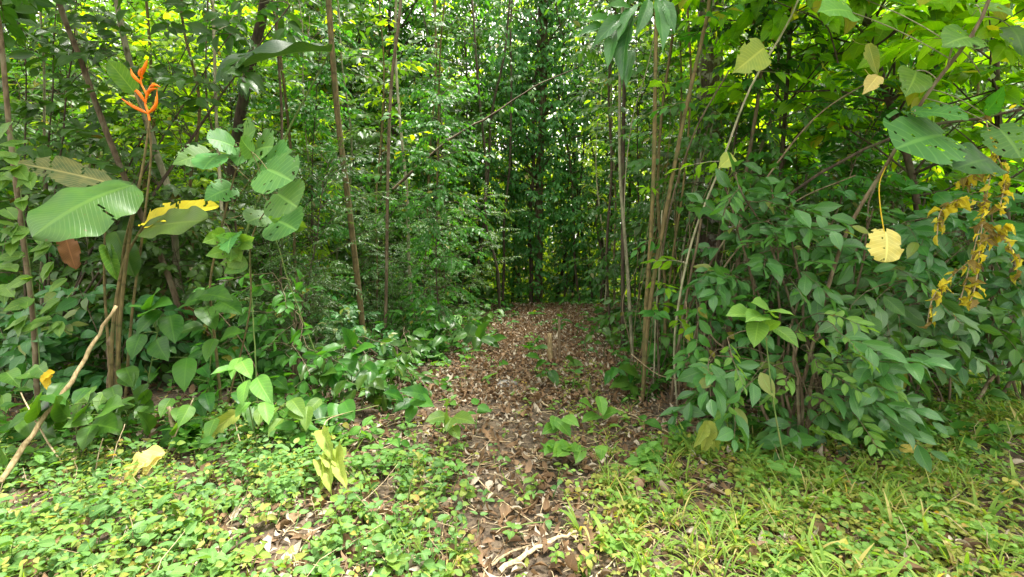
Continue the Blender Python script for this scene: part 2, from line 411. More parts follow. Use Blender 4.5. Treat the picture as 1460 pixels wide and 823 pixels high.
# ------------------------------------------------------------------ world and sun
world = bpy.data.worlds.new('World'); scene.world = world; world.use_nodes = True
wn, wl = world.node_tree.nodes, world.node_tree.links
wn.clear()
wo = wn.new('ShaderNodeOutputWorld'); bg = wn.new('ShaderNodeBackground'); sk = wn.new('ShaderNodeTexSky')
SUN_EL, SUN_AZ = math.radians(73), math.radians(50)      # azimuth from +Y (ahead) towards +X
sk.sky_type = 'NISHITA'; sk.sun_disc = False; sk.sun_elevation = SUN_EL; sk.sun_rotation = SUN_AZ
sk.dust_density = 4.0; sk.ozone_density = 0.6; sk.air_density = 1.0
mw = wn.new('ShaderNodeMix'); mw.data_type = 'RGBA'; mw.inputs[0].default_value = 0.8
mw.inputs[7].default_value = (10.6, 10.2, 9.2, 1)
wl.new(sk.outputs[0], mw.inputs[6]); wl.new(mw.outputs[2], bg.inputs[0]); wl.new(bg.outputs[0], wo.inputs[0])
bg.inputs[1].default_value = 0.095
sd = bpy.data.lights.new('sun', 'SUN'); sd.energy = 4.1; sd.angle = math.radians(12); sd.color = (1.0, 0.96, 0.88)
so = bpy.data.objects.new('sun', sd); COL.objects.link(so)
sv = Vector((math.sin(SUN_AZ) * math.cos(SUN_EL), math.cos(SUN_AZ) * math.cos(SUN_EL), math.sin(SUN_EL)))
so.rotation_euler = sv.to_track_quat('Z', 'Y').to_euler(); so.location = (0, 0, 30)
scene.view_settings.view_transform = 'Standard'; scene.view_settings.look = 'None'
scene.view_settings.exposure = 2.0; scene.view_settings.gamma = 1.0
scene.render.engine = 'CYCLES'
scene.cycles.max_bounces = 4; scene.cycles.diffuse_bounces = 2; scene.cycles.transmission_bounces = 3; scene.cycles.glossy_bounces = 2

# ------------------------------------------------------------------ ground
def axis(a, b, n, c, p=2.2):
    t = np.linspace(-1, 1, n); s = np.sign(t) * np.abs(t) ** p
    return np.where(s < 0, c + (c - a) * s, c + (b - c) * s)
def ground():
    xs = axis(-300, 300, 260, 0.3, 4.0); ys = axis(-250, 400, 260, 4.0, 4.0)
    g = Geo(); n, m = len(ys), len(xs)
    V = np.array([[x, y, gz(x, y) + (mnoise.noise(Vector((x * 7, y * 7, 1))) * 0.018 if abs(x) < 9 and -2 < y < 14 else 0)] for y in ys for x in xs])
    i = np.arange(n - 1)[:, None] * m + np.arange(m - 1)[None]
    F = np.stack([i, i + 1, i + 1 + m, i + m], -1).reshape(-1, 4)
    g.add(V, F, V[:, :2].copy(), np.zeros((len(V), 2)))
    m_, nt, N, K = nodes('forest_soil')
    out = N.new('ShaderNodeOutputMaterial'); bs = N.new('ShaderNodeBsdfPrincipled'); K.new(bs.outputs[0], out.inputs[0])
    tc = N.new('ShaderNodeTexCoord')
    def nz(s, d=5):
        q = N.new('ShaderNodeTexNoise'); q.inputs['Scale'].default_value = s; q.inputs['Detail'].default_value = d; K.new(tc.outputs['Object'], q.inputs[0]); return q.outputs[0]
    a, b, c = nz(0.7), nz(9), nz(45)
    vo = N.new('ShaderNodeTexVoronoi'); vo.inputs['Scale'].default_value = 26; K.new(tc.outputs['Object'], vo.inputs[0])
    col = mix_(N, K, maprange(N, K, b, 0.35, 0.65), (0.032, 0.022, 0.013), (0.080, 0.055, 0.033))
    col = mix_(N, K, maprange(N, K, c, 0.45, 0.7, 0, 0.7), col, (0.13, 0.095, 0.06))
    sp = N.new('ShaderNodeSeparateColor'); K.new(vo.outputs['Color'], sp.inputs[0])
    col = mix_(N, K, maprange(N, K, sp.outputs[0], 0.7, 0.8, 0, 0.6), col, (0.15, 0.11, 0.07))
    col = mix_(N, K, maprange(N, K, a, 0.5, 0.7, 0, 0.5), col, (0.035, 0.03, 0.014))
    K.new(col, bs.inputs['Base Color']); bs.inputs['Roughness'].default_value = 0.95
    bp = N.new('ShaderNodeBump'); bp.inputs['Strength'].default_value = 0.9; bp.inputs['Distance'].default_value = 0.02
    K.new(math_(N, K, 'ADD', c, vo.outputs['Distance']), bp.inputs['Height']); K.new(bp.outputs[0], bs.inputs['Normal'])
    return tag(g.build('ground', m_), kind='structure')
ground()
# ------------------------------------------------------------------ low cover, grass, litter (nobody could count these)
def inside(x, y):   # signed: >0 beyond the forest edge
    e = 3.5 + 0.25 * math.sin(x * 2.1) if x < 0 else 3.35 + 0.22 * math.sin(x * 3 + 1) + max(0, x - 2.2) * 0.45
    return y - e
def gap_half(y): return 0.20 + 0.15 * max(0, y - 2.0) + 1.35 * max(0, y - 2.5) ** 1.3
def cover_plants(n, xr, yr, accept):
    out = []
    while n > 0:
        x, y = R.uniform(*xr), yr[0] + (yr[1] - yr[0]) * R.random() ** 1.25
        n -= 1
        if abs(x) > 1.25 * y + 1.6: continue
        if accept(x, y): out.append((x, y))
    return np.array(out)
def cover(name, mat, pts, s0, s1, h0, h1, kind='small', q=1, nodes_=(1, 4), label=None):
    L = Leaves(); g = Geo(); gs = Leaves()
    if len(pts) == 0: return
    z = np.array([gz(x, y) for x, y in pts])
    base = np.column_stack([pts, z])
    n = len(pts)
    hgt = rng.uniform(h0, h1, n); lean = rng.normal(0, 0.35, (n, 2))
    sz = rng.uniform(s0, s1, n) * rng.uniform(0.7, 1.1, n); az = rng.uniform(0, PI, n); tone = rng.random(n)
    cnt = rng.integers(nodes_[0], nodes_[1], n)
    clump = np.array([mnoise.noise(Vector((x * 1.3, y * 1.3, 9))) for x, y in pts])
    for k in range(nodes_[1] - 1):
        m = cnt > k
        if not m.any(): continue
        f = 1 - k * 0.30
        P = base[m] + np.column_stack([lean[m] * (hgt[m] * f)[:, None], hgt[m] * f])
        for s in (0, 1):
            a = az[m] + k * PI / 2 + s * PI + rng.normal(0, 0.2, m.sum())
            D = np.column_stack([np.cos(a), np.sin(a), rng.normal(0.12, 0.25, m.sum())])
            D[:, :2] += lean[m] * 0.3
            N = np.column_stack([rng.normal(0, 0.42, (m.sum(), 2)) + lean[m] * 0.3 + np.array([0, -0.15]), np.ones(m.sum())])
            A = np.column_stack([np.clip(tone[m] * 0.45 + rng.random(m.sum()) * 0.35 + (clump[m] + 0.3) * 0.35 - 0.12 * k, 0, 1), rng.random(m.sum())])
            L.put(P + D * 0.006, D, N, sz[m] * (1 + 0.25 * k) * rng.uniform(0.75, 1.1, m.sum()), A)
    L.emit(g, kind, q)
    S = hgt
    D = np.column_stack([lean, np.ones(n)])
    gs.put(base - (0, 0, 0.004), D, np.tile([0, -1.0, 0.1], (n, 1)), S * 1.02, np.column_stack([tone, np.zeros(n)]), np.full(n, 0.9))
    gs.emit(g, 'blade', 0)
    return tag(g.build(name, mat), label, 'plants' if label else None, kind='stuff')
def dens(x, y, seed, thr):
    return mnoise.noise(Vector((x * 1.7, y * 1.7, seed))) + 0.5 * mnoise.noise(Vector((x * 5, y * 5, seed))) > thr
def acc_left(x, y):
    if inside(x, y) > 0.15 * R.random(): return False
    s = abs(x - 0.08) - gap_half(y)
    if s < 0: return R.random() < (0.14 if y > 2.5 and x < -.3 else .04)
    pr = 0.95 if dens(x, y, 2, -0.10) else 0.22
    if y > 2.9: pr *= 0.8
    return x < 0.2 and R.random() < pr * min(1, 0.3 + s * 3)
def acc_right(x, y):
    if x > 1.0 and inside(x, y) > 0.1 * R.random(): return False
    s = abs(x - 0.08) - gap_half(y) * (1.0 if y < 3 else 0.8)
    if s < 0: return R.random() < (0.14 if y > 2.5 and x > .4 else .04)
    if inside(x, y) > 0.1: return False
    pr = 0.95 if dens(x, y, 5, -0.22) else 0.3
    return x > 0.0 and R.random() < pr * min(1, 0.3 + s * 3)
cover('ground_cover', M['cover_blue'], cover_plants(5600, (-6, 0.3), (0.9, 4.2), acc_left), 0.030, 0.072, 0.03, 0.17, kind='ovate', q=2, label='creeping bluish green mint-like ground cover spreading left of the bare strip')
cover('ground_cover', M['cover'], cover_plants(5200, (-6, 0.5), (0.9, 4.0), acc_left), 0.024, 0.052, 0.02, 0.14, q=1, label='light green small-leaved ground cover mixed along the left foreground')
cover('ground_cover', M['cover'], cover_plants(9000, (0, 7), (0.9, 5.2), acc_right), 0.028, 0.052, 0.02, 0.10, q=1, label='fresh green small-leaved ground cover right of the bare strip')
cover('ground_cover', M['cover_lime'], cover_plants(1700, (-6, 0.5), (0.9, 4.0), acc_left), 0.02, 0.046, 0.03, 0.16, kind='ovate', q=1, label='yellow-green low weeds mixed into the left foreground cover')
cover('ground_cover', M['cover_lime'], cover_plants(15000, (0, 7), (0.9, 5.4), acc_right), 0.020, 0.044, 0.01, 0.08, q=1, label='yellowish tiny-leaved ground cover across the right foreground')
def acc_under(x, y):
    s = abs(x - path_x(y)) - (0.75 if y < 5 else .55)
    if y < 4.3: s = abs(x - 0.1) - min(1.0, gap_half(y) * 0.6)
    if s < 0.25: return R.random() < 0.13 * max(0, 1.25 + s * 1.6) + (0.25 if y > 9.8 else 0)
    if inside(x, y) < -0.9 and y < 3.4: return False
    return R.random() < (0.9 if dens(x, y, 8, -0.05) else 0.25)
cover('undergrowth', M['mid'], cover_plants(6500, (-12, 12), (3.0, 11.5), acc_under), 0.06, 0.15, 0.06, 0.26, kind='ovate', q=1, label='knee-high leafy seedlings covering the forest floor')
cover('undergrowth', M['fresh'], cover_plants(1500, (-5, 5), (2.6, 8), acc_under), 0.05, 0.11, 0.04, 0.16, kind='ovate', q=1, label='bright green low seedlings scattered along the forest edge')

def blades(name, mat, tufts, hl, label, per=(6, 14), wid=1.0, spreadk=0.6):
    L = Leaves(); g = Geo()
    for x, y in tufts:
        k = R.randint(*per); b = np.array([x, y, gz(x, y)])
        a = rng.uniform(0, 2 * PI, k); e = rng.uniform(0.3, 1.0, k) * spreadk
        D = np.column_stack([np.cos(a) * e, np.sin(a) * e, np.ones(k)])
        N = np.column_stack([-np.cos(a), -np.sin(a), e])
        P = b + np.column_stack([rng.normal(0, 0.012, (k, 2)), np.zeros(k)])
        L.put(P, D, -N, hl * rng.uniform(0.5, 1.15, k), rng.random((k, 2)), rng.uniform(0.8, 1.5, k) * wid)
    T = [tmpl('blade', 7, 1, 0.5, d) for d in (0.6, 1.2, 1.8, 2.3)]
    P, D, N = map(np.concatenate, (L.P, L.D, L.N)); S = np.concatenate(L.S); A = np.concatenate(L.A); Wd = np.concatenate(L.W)
    c = rng.integers(0, 4, len(P))
    for i, t in enumerate(T):
        m = c == i; g.leaves(t, P[m], D[m], -N[m], S[m], A[m], Wd[m])
    return tag(g.build(name, mat), label, 'grass', kind='stuff')
gt = [(x, y) for x, y in cover_plants(2600, (0.5, 6), (1.2, 4.6), acc_right) if dens(x, y, 12, -0.05)]
blades('grass', M['grass'], gt, 0.17, 'thin green and straw grass growing through the right foreground cover', wid=1.0)
gl = [(x, y) for x, y in cover_plants(1500, (-5, 0.3), (1.2, 4.2), acc_left) if dens(x, y, 14, 0.25)]
blades('grass', M['grass'], gl, 0.16, 'sparse grass blades among the left foreground cover', per=(3, 8))

gw = [(x, y) for x, y in cover_plants(220, (0.2, 5), (1.5, 3.6), acc_right)]
blades('grass', M['grass'], gw, 0.20, 'broad-bladed grass tufts in the right foreground cover', per=(4, 9), wid=2.0)
def litter():
    L = Leaves(); g = Geo(); L2 = Leaves(); gp = Geo()
    for i in range(60000):
        y = 1.0 + 11 * R.random() ** 1.8; x = R.uniform(-1, 1) * (1.2 * y + 1.2)
        s = abs(x - (path_x(y) if y > 4 else 0.08)) - (0.9 if y > 4 else gap_half(y))
        if s > 0 and y < 3.2 and R.random() > 0.7: continue
        if s > 1.5 and R.random() < 0.55: continue
        D = np.array([R.gauss(0, 1), R.gauss(0, 1), R.gauss(0, 0.25)])
        N = np.array([R.gauss(0, 0.45), R.gauss(0, 0.45), 1.0])
        sz = R.uniform(0.02, 0.075) * (1 + 0.9 * (R.random() < 0.08)); 
        (L if R.random() < 0.5 else L2).put(np.array([x, y, gz(x, y) + R.uniform(0.006, 0.028)]), D, N, sz, np.array([R.random(), R.random()]), R.uniform(0.6, 1.2))
    for i in range(15000):
        y = R.uniform(4.0, 11.2); x = path_x(y) + R.gauss(0, .75)
        (L if R.random() < 0.5 else L2).put(np.array([x, y, gz(x, y) + R.uniform(0.01, 0.05)]), np.array([R.gauss(0, 1), R.gauss(0, 1), R.gauss(0, 0.35)]), np.array([R.gauss(0, 0.6), R.gauss(0, 0.6), 1.0]), R.uniform(.025, .08), np.array([R.random(), R.random()]), R.uniform(.5, 1.1))
    for LL, kd in ((L, 'elliptic'), (L2, 'ovate')):
        ts = [tmpl(kd, 4, 1, f, d, 0.04, tw, seed=i) for i, (f, d, tw) in enumerate([(0.5, 1.6, 1.5), (-0.6, -0.9, -1), (0.9, 0.7, 1), (0.3, -1.8, 0.5), (1.4, 0.3, 0)])]
        P, D, N = map(np.concatenate, (LL.P, LL.D, LL.N)); S = np.concatenate(LL.S); A = np.concatenate(LL.A); Wd = np.concatenate(LL.W)
        c = rng.integers(0, 5, len(P))
        for i, T in enumerate(ts):
            m = c == i; g.leaves(T, P[m], D[m], N[m], S[m], A[m], Wd[m])
    tag(g.build('leaf_litter', M['litter']), 'carpet of brown and tan fallen leaves on the path and forest floor', 'fallen leaves', kind='stuff')
    g = Geo()
    for i in range(3600):
        y = 1.3 + 9.5 * R.random() ** 1.8; x = R.uniform(-1, 1) * (1.0 * y + 1)
        if abs(x - path_x(y)) > 1.6 and R.random() < 0.6: continue
        l = R.uniform(0.05, 0.26) * (1.7 if R.random() < 0.06 else 1); a = R.uniform(0, PI)
        d = np.array([math.cos(a), math.sin(a), R.gauss(0, 0.08)]) * l
        p = np.array([x, y, 0]); nn = np.array([-d[1], d[0], 0]); bw = R.gauss(0, .12); P = [p, p + d * 0.3 + nn * bw * .8, p + d * .65 + nn * bw * R.uniform(.2, 1.2), p + d]
        P = [np.array([q[0], q[1], gz(q[0], q[1]) + 0.012 + R.random() * 0.02]) for q in P]
        r = R.uniform(0.001, 0.0036)
        g.tube(P, [r, r, r * .8, r * 0.5], 4)
    for i in range(230):
        y = 1.6 + 3.2 * R.random() ** 1.3; x = R.uniform(-1.15, 1.15) * y
        if abs(x - .1) < .3: continue
        p = np.array([x, y, gz(x, y)]); h = R.uniform(.05, .2); d = np.array([R.gauss(0, .7), R.gauss(0, .7), 1.0]) * h
        g.tube([p, p + d * .35 + rng.normal(0, .014, 3), p + d * .7 + rng.normal(0, .02, 3), p + d], [.0022, .002, .0016, .001], 4)
    tag(g.build('twig_litter', M['dry']), 'thin dry twigs and stalks strewn over the leaf litter', 'twigs', kind='stuff')
litter()

# ------------------------------------------------------------------ forest plants: one of each kind, then copies
def mk(name, wood, L, kind, q, wmat, lmat, parts=('trunk', 'crown')):
    root = thing(name, None, None, (0, 0, 0))
    wood.build(parts[0], M[wmat], root)
    g = Geo(); L.emit(g, kind, q); g.build(parts[1], M[lmat], root)
    return root
protos = {}
def reg(key, fn): protos[key] = [fn(i) for i in range(2)]
def pA(i):
    w, L = plant(3.4, 34, 1.0, 0.15, lo=0.05, twigs=4, nleaf=8, stemr=0.014, twl=0.4)
    return mk('sapling', w, L, 'elliptic', 1, 'bark', ('mid', 'mid')[i])
def pB(i):
    w, L = plant(2.5, 26, 0.9, 0.18, lo=0.05, twigs=4, nleaf=7, stemr=0.012, twl=0.4)
    return mk('sapling', w, L, 'ovate', 1, 'bark_dark', 'dark')
def pC(i):
    w, L = plant(4.6, 36, 1.1, 0.14, lo=0.4, twigs=4, nleaf=8, stemr=0.013, twl=0.45)
    return mk('sapling', w, L, 'ovate', 1, 'bark', 'lime')
def pD(i):
    w, L = plant(3.9, 44, 0.9, 0.08, lo=0.04, twigs=6, nleaf=13, stemr=0.013, twl=0.35, droop=0.5)
    return mk('small_leaved_tree', w, L, 'ovate', 1, 'bark_dark', ('mid', 'dark')[i])
def pF(i):
    w, L = plant(4.2, 40, 0.6, 0.17, lo=0.12, twigs=3, nleaf=7, stemr=0.010, twl=0.4, multi=5, lean=0.08, droop=0.5, wiggle=.04)
    return mk('cane_clump', w, L, 'lance', 1, 'cane', ('mid', 'lime')[i], ('canes', 'foliage'))
def pG(i):
    w, L = plant(2.3, 30, 0.8, 0.075, lo=0.03, twigs=5, nleaf=20, stemr=0.010, twl=0.36, opp=True, droop=0.25)
    return mk('feathery_shrub', w, L, 'lance', 1, 'bark_dark', ('dark', 'mid')[i], ('stem', 'foliage'))
def pH(i):
    w, L = plant(1.0, 15, 0.55, 0.19, lo=0.1, twigs=3, nleaf=6, stemr=0.009, twl=0.28, multi=3)
    return mk('broadleaf_shrub', w, L, 'ovate', 1, 'bark', ('mid', 'blue')[i], ('stem', 'foliage'))
for k, f in zip('ABCDFGH', (pA, pB, pC, pD, pF, pG, pH)): reg(k, f)
def crown_tree(i):
    w = Geo(); L = Leaves()
    H = 8.5
    st = np.array([[0, 0, 0], [0.1, 0.05, 2.5], [0.05, -0.1, 5], [0.2, 0.1, 7], [0.2, 0.1, H]])
    st = smooth(st, 4); w.tube(st, np.linspace(0.075, 0.02, len(st)), 8)
    for b in range(30):
        f = R.uniform(0.42, 1.0); p0 = st[int(f * (len(st) - 1))]
        a = b * 2.4; e = R.uniform(0.0, 0.7)
        d = np.array([math.cos(a) * math.cos(e), math.sin(a) * math.cos(e), math.sin(e)]); bl = R.uniform(1.0, 2.6)
        P = curve(p0, p0 + d * bl, 6, sag=-0.1, jit=0.04); w.tube(P, np.linspace(0.022, 0.006, 6), 5)
        for k in range(9):
            q = P[R.randint(1, 5)]
            dr = unit(d + rng.normal(0, 0.75, 3)); tw = R.uniform(0.35, 0.8)
            for h in range(2):
                spray(L, w if h == 0 else None, q + dr * tw * 0.5 * h, unit(dr + rng.normal(0, .4, 3)), tw, 8, 0.15, 0.003, droop=0.35)
    return mk('forest_tree', w, L, 'ovate', 0, 'bark_dark', ('lime', 'mid')[i])
protos['E'] = [crown_tree(i) for i in range(2)]

DESC = {
 'A': ('sapling', ['long-leaved mid green sapling', 'narrow-leaved green sapling']),
 'B': ('sapling', ['low dark broad-leaved sapling', 'dark broad-leaved young tree']),
 'C': ('sapling', ['bright yellow-green sapling', 'tall lime green sapling']),
 'D': ('tree', ['small tree with tiny green leaves', 'small tree with tiny dark leaves']),
 'F': ('cane clump', ['thin cane clump, green narrow leaves,', 'thin cane clump, yellowish narrow leaves,']),
 'G': ('shrub', ['dark feathery shrub', 'mid green feathery shrub']),
 'H': ('shrub', ['knee-high broad-leaved green shrub', 'low bluish shrub with broad leaves']),
 'E': ('tree', ['tall tree with lime crown', 'tall tree with mid green crown']),
}
used = set()
def zone(x, y):
    s = x - path_x(min(y, 11)); side = 'left' if s < 0 else 'right'
    px = 730 + FPX * x / max(y, 1)
    dep = 'far' if y > 9.8 else ('deep' if y > 6.6 else 'close')
    if side == 'left': pos = 'by the left picture edge' if px < 130 else ('behind the orange flower' if px < 330 else ('behind the round-leaved sapling' if px < 480 else 'left of the path'))
    else: pos = 'right of the path' if px < 960 else ('behind the mottled trunk' if px < 1120 else ('behind the dangling yellow leaf' if px < 1320 else 'by the right picture edge'))
    return dep + ' ' + pos
def place(key, x, y, sc=1.0, v=None, rz=None, tilt=0.06):
    v = R.randint(0, 1) if v is None else v
    p = protos[key][v]; cat, ds = DESC[key]
    z = gz(x, y) - 0.02
    rz = R.gauss(0, 0.55) if rz is None else rz
    mir = -1 if R.random() < 0.5 else 1
    if (key, v) not in used:
        used.add((key, v)); o = p; o.location = (x, y, z); o.rotation_euler = (0, 0, rz); o.scale = (sc * mir, sc, sc)
    else:
        o = dup(p, (x, y, z), rz, (sc * mir, sc, sc * R.uniform(.92, 1.08)), tilt=(R.gauss(0, tilt), R.gauss(0, tilt)))
    lab = ds[v] + ' ' + zone(x, y)
    tag(o, lab, cat, 'forest plants: ' + lab)
    return o
R.seed(21); rng = np.random.default_rng(21)
pts = []
def far_enough(x, y, r): return all((x - a) ** 2 + (y - b) ** 2 > r * r for a, b in pts)
def scatter(n, yr, r, keys, sc=(0.85, 1.2), xf=1.22, cond=None, margin=1.15, off=0.0):
    t = 0
    while n > 0 and t < 6000:
        t += 1
        y = R.uniform(*yr); x = R.uniform(-1, 1) * (xf * y + 0.3)
        if abs(x - path_x(y)) < margin + (0.15 if y < 9 else 0): continue
        if inside(x, y) < 0.35 + off: continue
        if cond and not cond(x, y): continue
        if not far_enough(x, y, r): continue
        pts.append((x, y)); n -= 1
        place(R.choice(keys), x, y, R.uniform(*sc))
scatter(17, (3.9, 5.6), 0.55, 'BHHGAB', (0.7, 1.0), cond=lambda x, y: x < -.42 * y, off=0.3)
scatter(6, (4.4, 6.0), 0.5, 'HG', (0.45, 0.65), cond=lambda x, y: -.42 * y < x < -.15 * y, off=0.3)
scatter(12, (3.7, 5.6), 0.55, 'BHHAA', (0.7, 1.0), cond=lambda x, y: x > 2.6, off=0.2)
scatter(18, (4.8, 6.6), 0.8, 'ABDGFAC', (0.85, 1.15), cond=lambda x, y: x < -.4 * y, margin=1.2)
scatter(18, (4.6, 6.6), 0.8, 'AACDFB', (0.85, 1.15), cond=lambda x, y: x > 0, margin=1.5)
scatter(12, (6.0, 7.4), 0.6, 'GDFGFD', (0.75, 1.1), cond=lambda x, y: -.42 * y < x < 0, margin=1.25)
scatter(30, (6.8, 9), 0.95, 'AABCDFD', (1.0, 1.45), margin=1.3)
scatter(32, (8.5, 12), 1.1, 'ABCDFGD', (1.1, 1.7), margin=1.0)
scatter(34, (6.2, 15), 1.3, 'E', (0.8, 1.15), margin=1.6, cond=lambda x, y: y < 7.5 or abs(x - 1.1) > 2.2)
def beyond(n):
    for i in range(n):
        y = R.uniform(13, 20); x = R.uniform(-1.2, 1.2) * y
        if abs(x - 1.2) < 2.6 and y < 18: continue
        place(R.choice('DAEC'), x, y, R.uniform(1.3, 2.0) if True else 1)
beyond(44)
for i in range(18):
    y = R.uniform(4.2, 12); x = (1.32 + .5 * R.random()) * y * (1 if i % 2 else -1) + (1 if i % 2 else -1) * .5
    place(R.choice('AAEDC'), x, y, R.uniform(1.2, 1.5))
# low growth closing the far end of the path
for x, y, k, s in ((0.2, 12.2, 'G', .8), (1.0, 12.8, 'G', 0.9), (1.7, 12.3, 'H', 1.1), (0.6, 13.5, 'D', 0.8), (1.6, 14.0, 'D', 0.9), (2.4, 13.2, 'G', 1.0), (-0.4, 13.0, 'A', .8)):
    place(k, x, y, s)
print('instances', len(bpy.data.objects))
R.seed(77); rng = np.random.default_rng(77)
# ------------------------------------------------------------------ plants traced one by one
def PP(pts): return np.array([W(a, b, d) for a, b, d in pts])
def grounded(px, py):
    g = G(px, py); return (px, py, g[1])
TOCAM = lambda p: unit(np.array([0, 0, CAMH]) - np.asarray(p))
def stick(name, label, cat, pts, r0, r1, mat, group=None, k=7, n=5, jit=0.06, cap=True):
    Q = PP(pts)
    if name in ('thin_stick', 'cane', 'thin_cane', 'shrub_stem', 'rotten_stump', 'broken_stump'):
        j = 0 if Q[0][2] < Q[-1][2] else -1
        b = Q[j].copy(); b[2] = gz(b[0], b[1]) - .02
        if Q[j][2] > b[2] + .03: Q = np.vstack([b[None], Q]) if j == 0 else np.vstack([Q, b[None]])
    P = smooth(Q, n)
    P[1:-1] += rng.normal(0, r0 * 0.25, (len(P) - 2, 3))
    g = Geo(); g.tube(P, np.linspace(r0, r1, len(P)), k, jit=jit, cap=cap)
    o = g.build(name, M[mat], origin=P[0])
    return tag(o, label, cat, group)
def stem_pts(pts, top=None, n=5):
    P = smooth(PP(pts), n)
    return P
def shoots(L, wood, P, f0, f1, n, size, length=0.35, nl=7, open_=OPEN, toward=0.5, droop=0.3, rad=0.003):
    for i in range(n):
        f = f0 + (f1 - f0) * (i + R.random() * 0.8) / n
        q = P[min(len(P) - 1, int(f * (len(P) - 1)))]
        a = R.uniform(0, 2 * PI)
        d = unit(np.array([math.cos(a), math.sin(a) - toward, R.uniform(-0.1, 0.6)]))
        spray(L, wood, q, d, length * R.uniform(0.6, 1.2), nl, size, rad, open_, droop=droop)
def tree_px(name, label, pts, r0, r1, H, mat, leafmat, leafkind='ovate', size=0.15, ncrown=26, crlen=0.9, low=0, lowsize=0.12, drift=(0, 0), group=None, cat='tree', parts=('trunk', 'crown'), q=1, crown_from=0.0, k=8, nl=8, toward=0.35):
    """trunk through the given pixels, carried on above the frame to height H with a crown"""
    P = PP(pts)                       # bottom first
    b = P[0].copy(); b[2] = gz(b[0], b[1]) - .03
    if P[0][2] > b[2] + .04: P = np.vstack([b[None], P])
    d = unit(P[-1] - P[-2]); rise = max(0.0, H - P[-1][2])
    ext = [P[-1] + (d * 0.35 + np.array([drift[0], drift[1], 0.9])) * rise * f for f in (0.3, 0.65, 1.0)] if rise > 0.1 else []
    A = smooth(np.vstack([P] + [e[None] for e in ext]), 5)
    root = thing(name, label, cat, P[0], group)
    w = Geo(); L = Leaves()
    w.tube(A, np.linspace(r0, r1, len(A)), k, jit=0.05)
    kk = [i for i in range(len(A)) if A[i][2] > max(2.3, A[-1][2] - 2.6) + crown_from]
    for b in range(ncrown):
        q0 = A[R.choice(kk)] if kk else A[-1]
        a = b * 2.4; e = R.uniform(-0.1, 0.8)
        dd = unit(np.array([math.cos(a) * math.cos(e), math.sin(a) * math.cos(e) - 0.2, math.sin(e)]))
        bl = crlen * R.uniform(0.5, 1.3)
        B = curve(q0, q0 + dd * bl, 5, sag=-0.05, jit=0.02); w.tube(B, np.linspace(r1 * 0.6, 0.003, 5), 4)
        for j in range(4):
            spray(L, w, B[R.randint(2, 4)], unit(dd + rng.normal(0, 0.6, 3)), 0.42 * R.uniform(.6, 1.2), nl, size, 0.0025, droop=0.35)
    if low: shoots(L, w, A[:len(pts) * 5], 0.15, 0.95, low, lowsize, toward=toward)
    w.build(parts[0], M[mat], root, P[0])
    if L.P:
        g = Geo(); L.emit(g, leafkind, q); g.build(parts[1], M[leafmat], root, P[0])
    return root
HK = {}
def big_leaf(kind, a, b, wid=1.0, mat='maca', parent=None, name='leaf', facing=None, fold=0.15, droop=0.15, wave=0.02, holes=0.0, tears=0, origin=(0, 0, 0), geo=None, segs=26, half=5, seed=0, tone=None, edge=0.0, label=None):
    a = np.asarray(a, float); b = np.asarray(b, float)
    T = tmpl(kind, segs, half, fold, droop, wave, seed=seed)
    ln = np.linalg.norm(b - a)
    tv = T['v']; endv = tv[segs * (2 * half + 1) + half]; l0 = math.hypot(endv[1], endv[2])
    V = tv.copy(); ang = math.atan2(endv[2], endv[1])
    c, s = math.cos(-ang), math.sin(-ang); y, z = V[:, 1].copy(), V[:, 2].copy()
    V[:, 1] = (y * c - z * s) / l0; V[:, 2] = (y * s + z * c) / l0
    F = T['f']
    rs = random.Random(seed)
    if holes or edge or tears:
        cen = V[F].mean(1); U = T['u'][F].mean(1)
        keep = np.ones(len(F), bool)
        tt = [(rs.uniform(0.25, 0.9), rs.choice((-1, 1))) for _ in range(tears)]
        for i in range(len(F)):
            u = (U[i][0] - .5) * 2
            nv = mnoise.noise(Vector((cen[i][0] * 9, cen[i][1] * 9, seed + .5)))
            if holes and abs(u) > 0.12 and nv > 0.62 - holes * 0.4: keep[i] = False
            if edge and abs(u) > 0.78 and mnoise.noise(Vector((cen[i][0] * 6, cen[i][1] * 7, seed + 7.5))) > 0.3 - edge * 0.4: keep[i] = False
            for t_, sd_ in tt:
                if u * sd_ > 0.15 and abs(U[i][1] - t_ - abs(u) * 0.06) < 0.5 / segs: keep[i] = False
        F = F[keep]
    T = {'v': V, 'f': F, 'u': T['u']}
    N = TOCAM(a) if facing is None else np.asarray(facing, float)
    g = geo or Geo()
    g.leaves(T, a[None], (b - a)[None], N[None], np.array([ln]), np.array([[rs.random() if tone is None else tone, 0.4]]), np.array([wid]))
    if geo is None:
        o = g.build(name, M[mat], parent, origin)
        if label: o['label'] = label
        return o

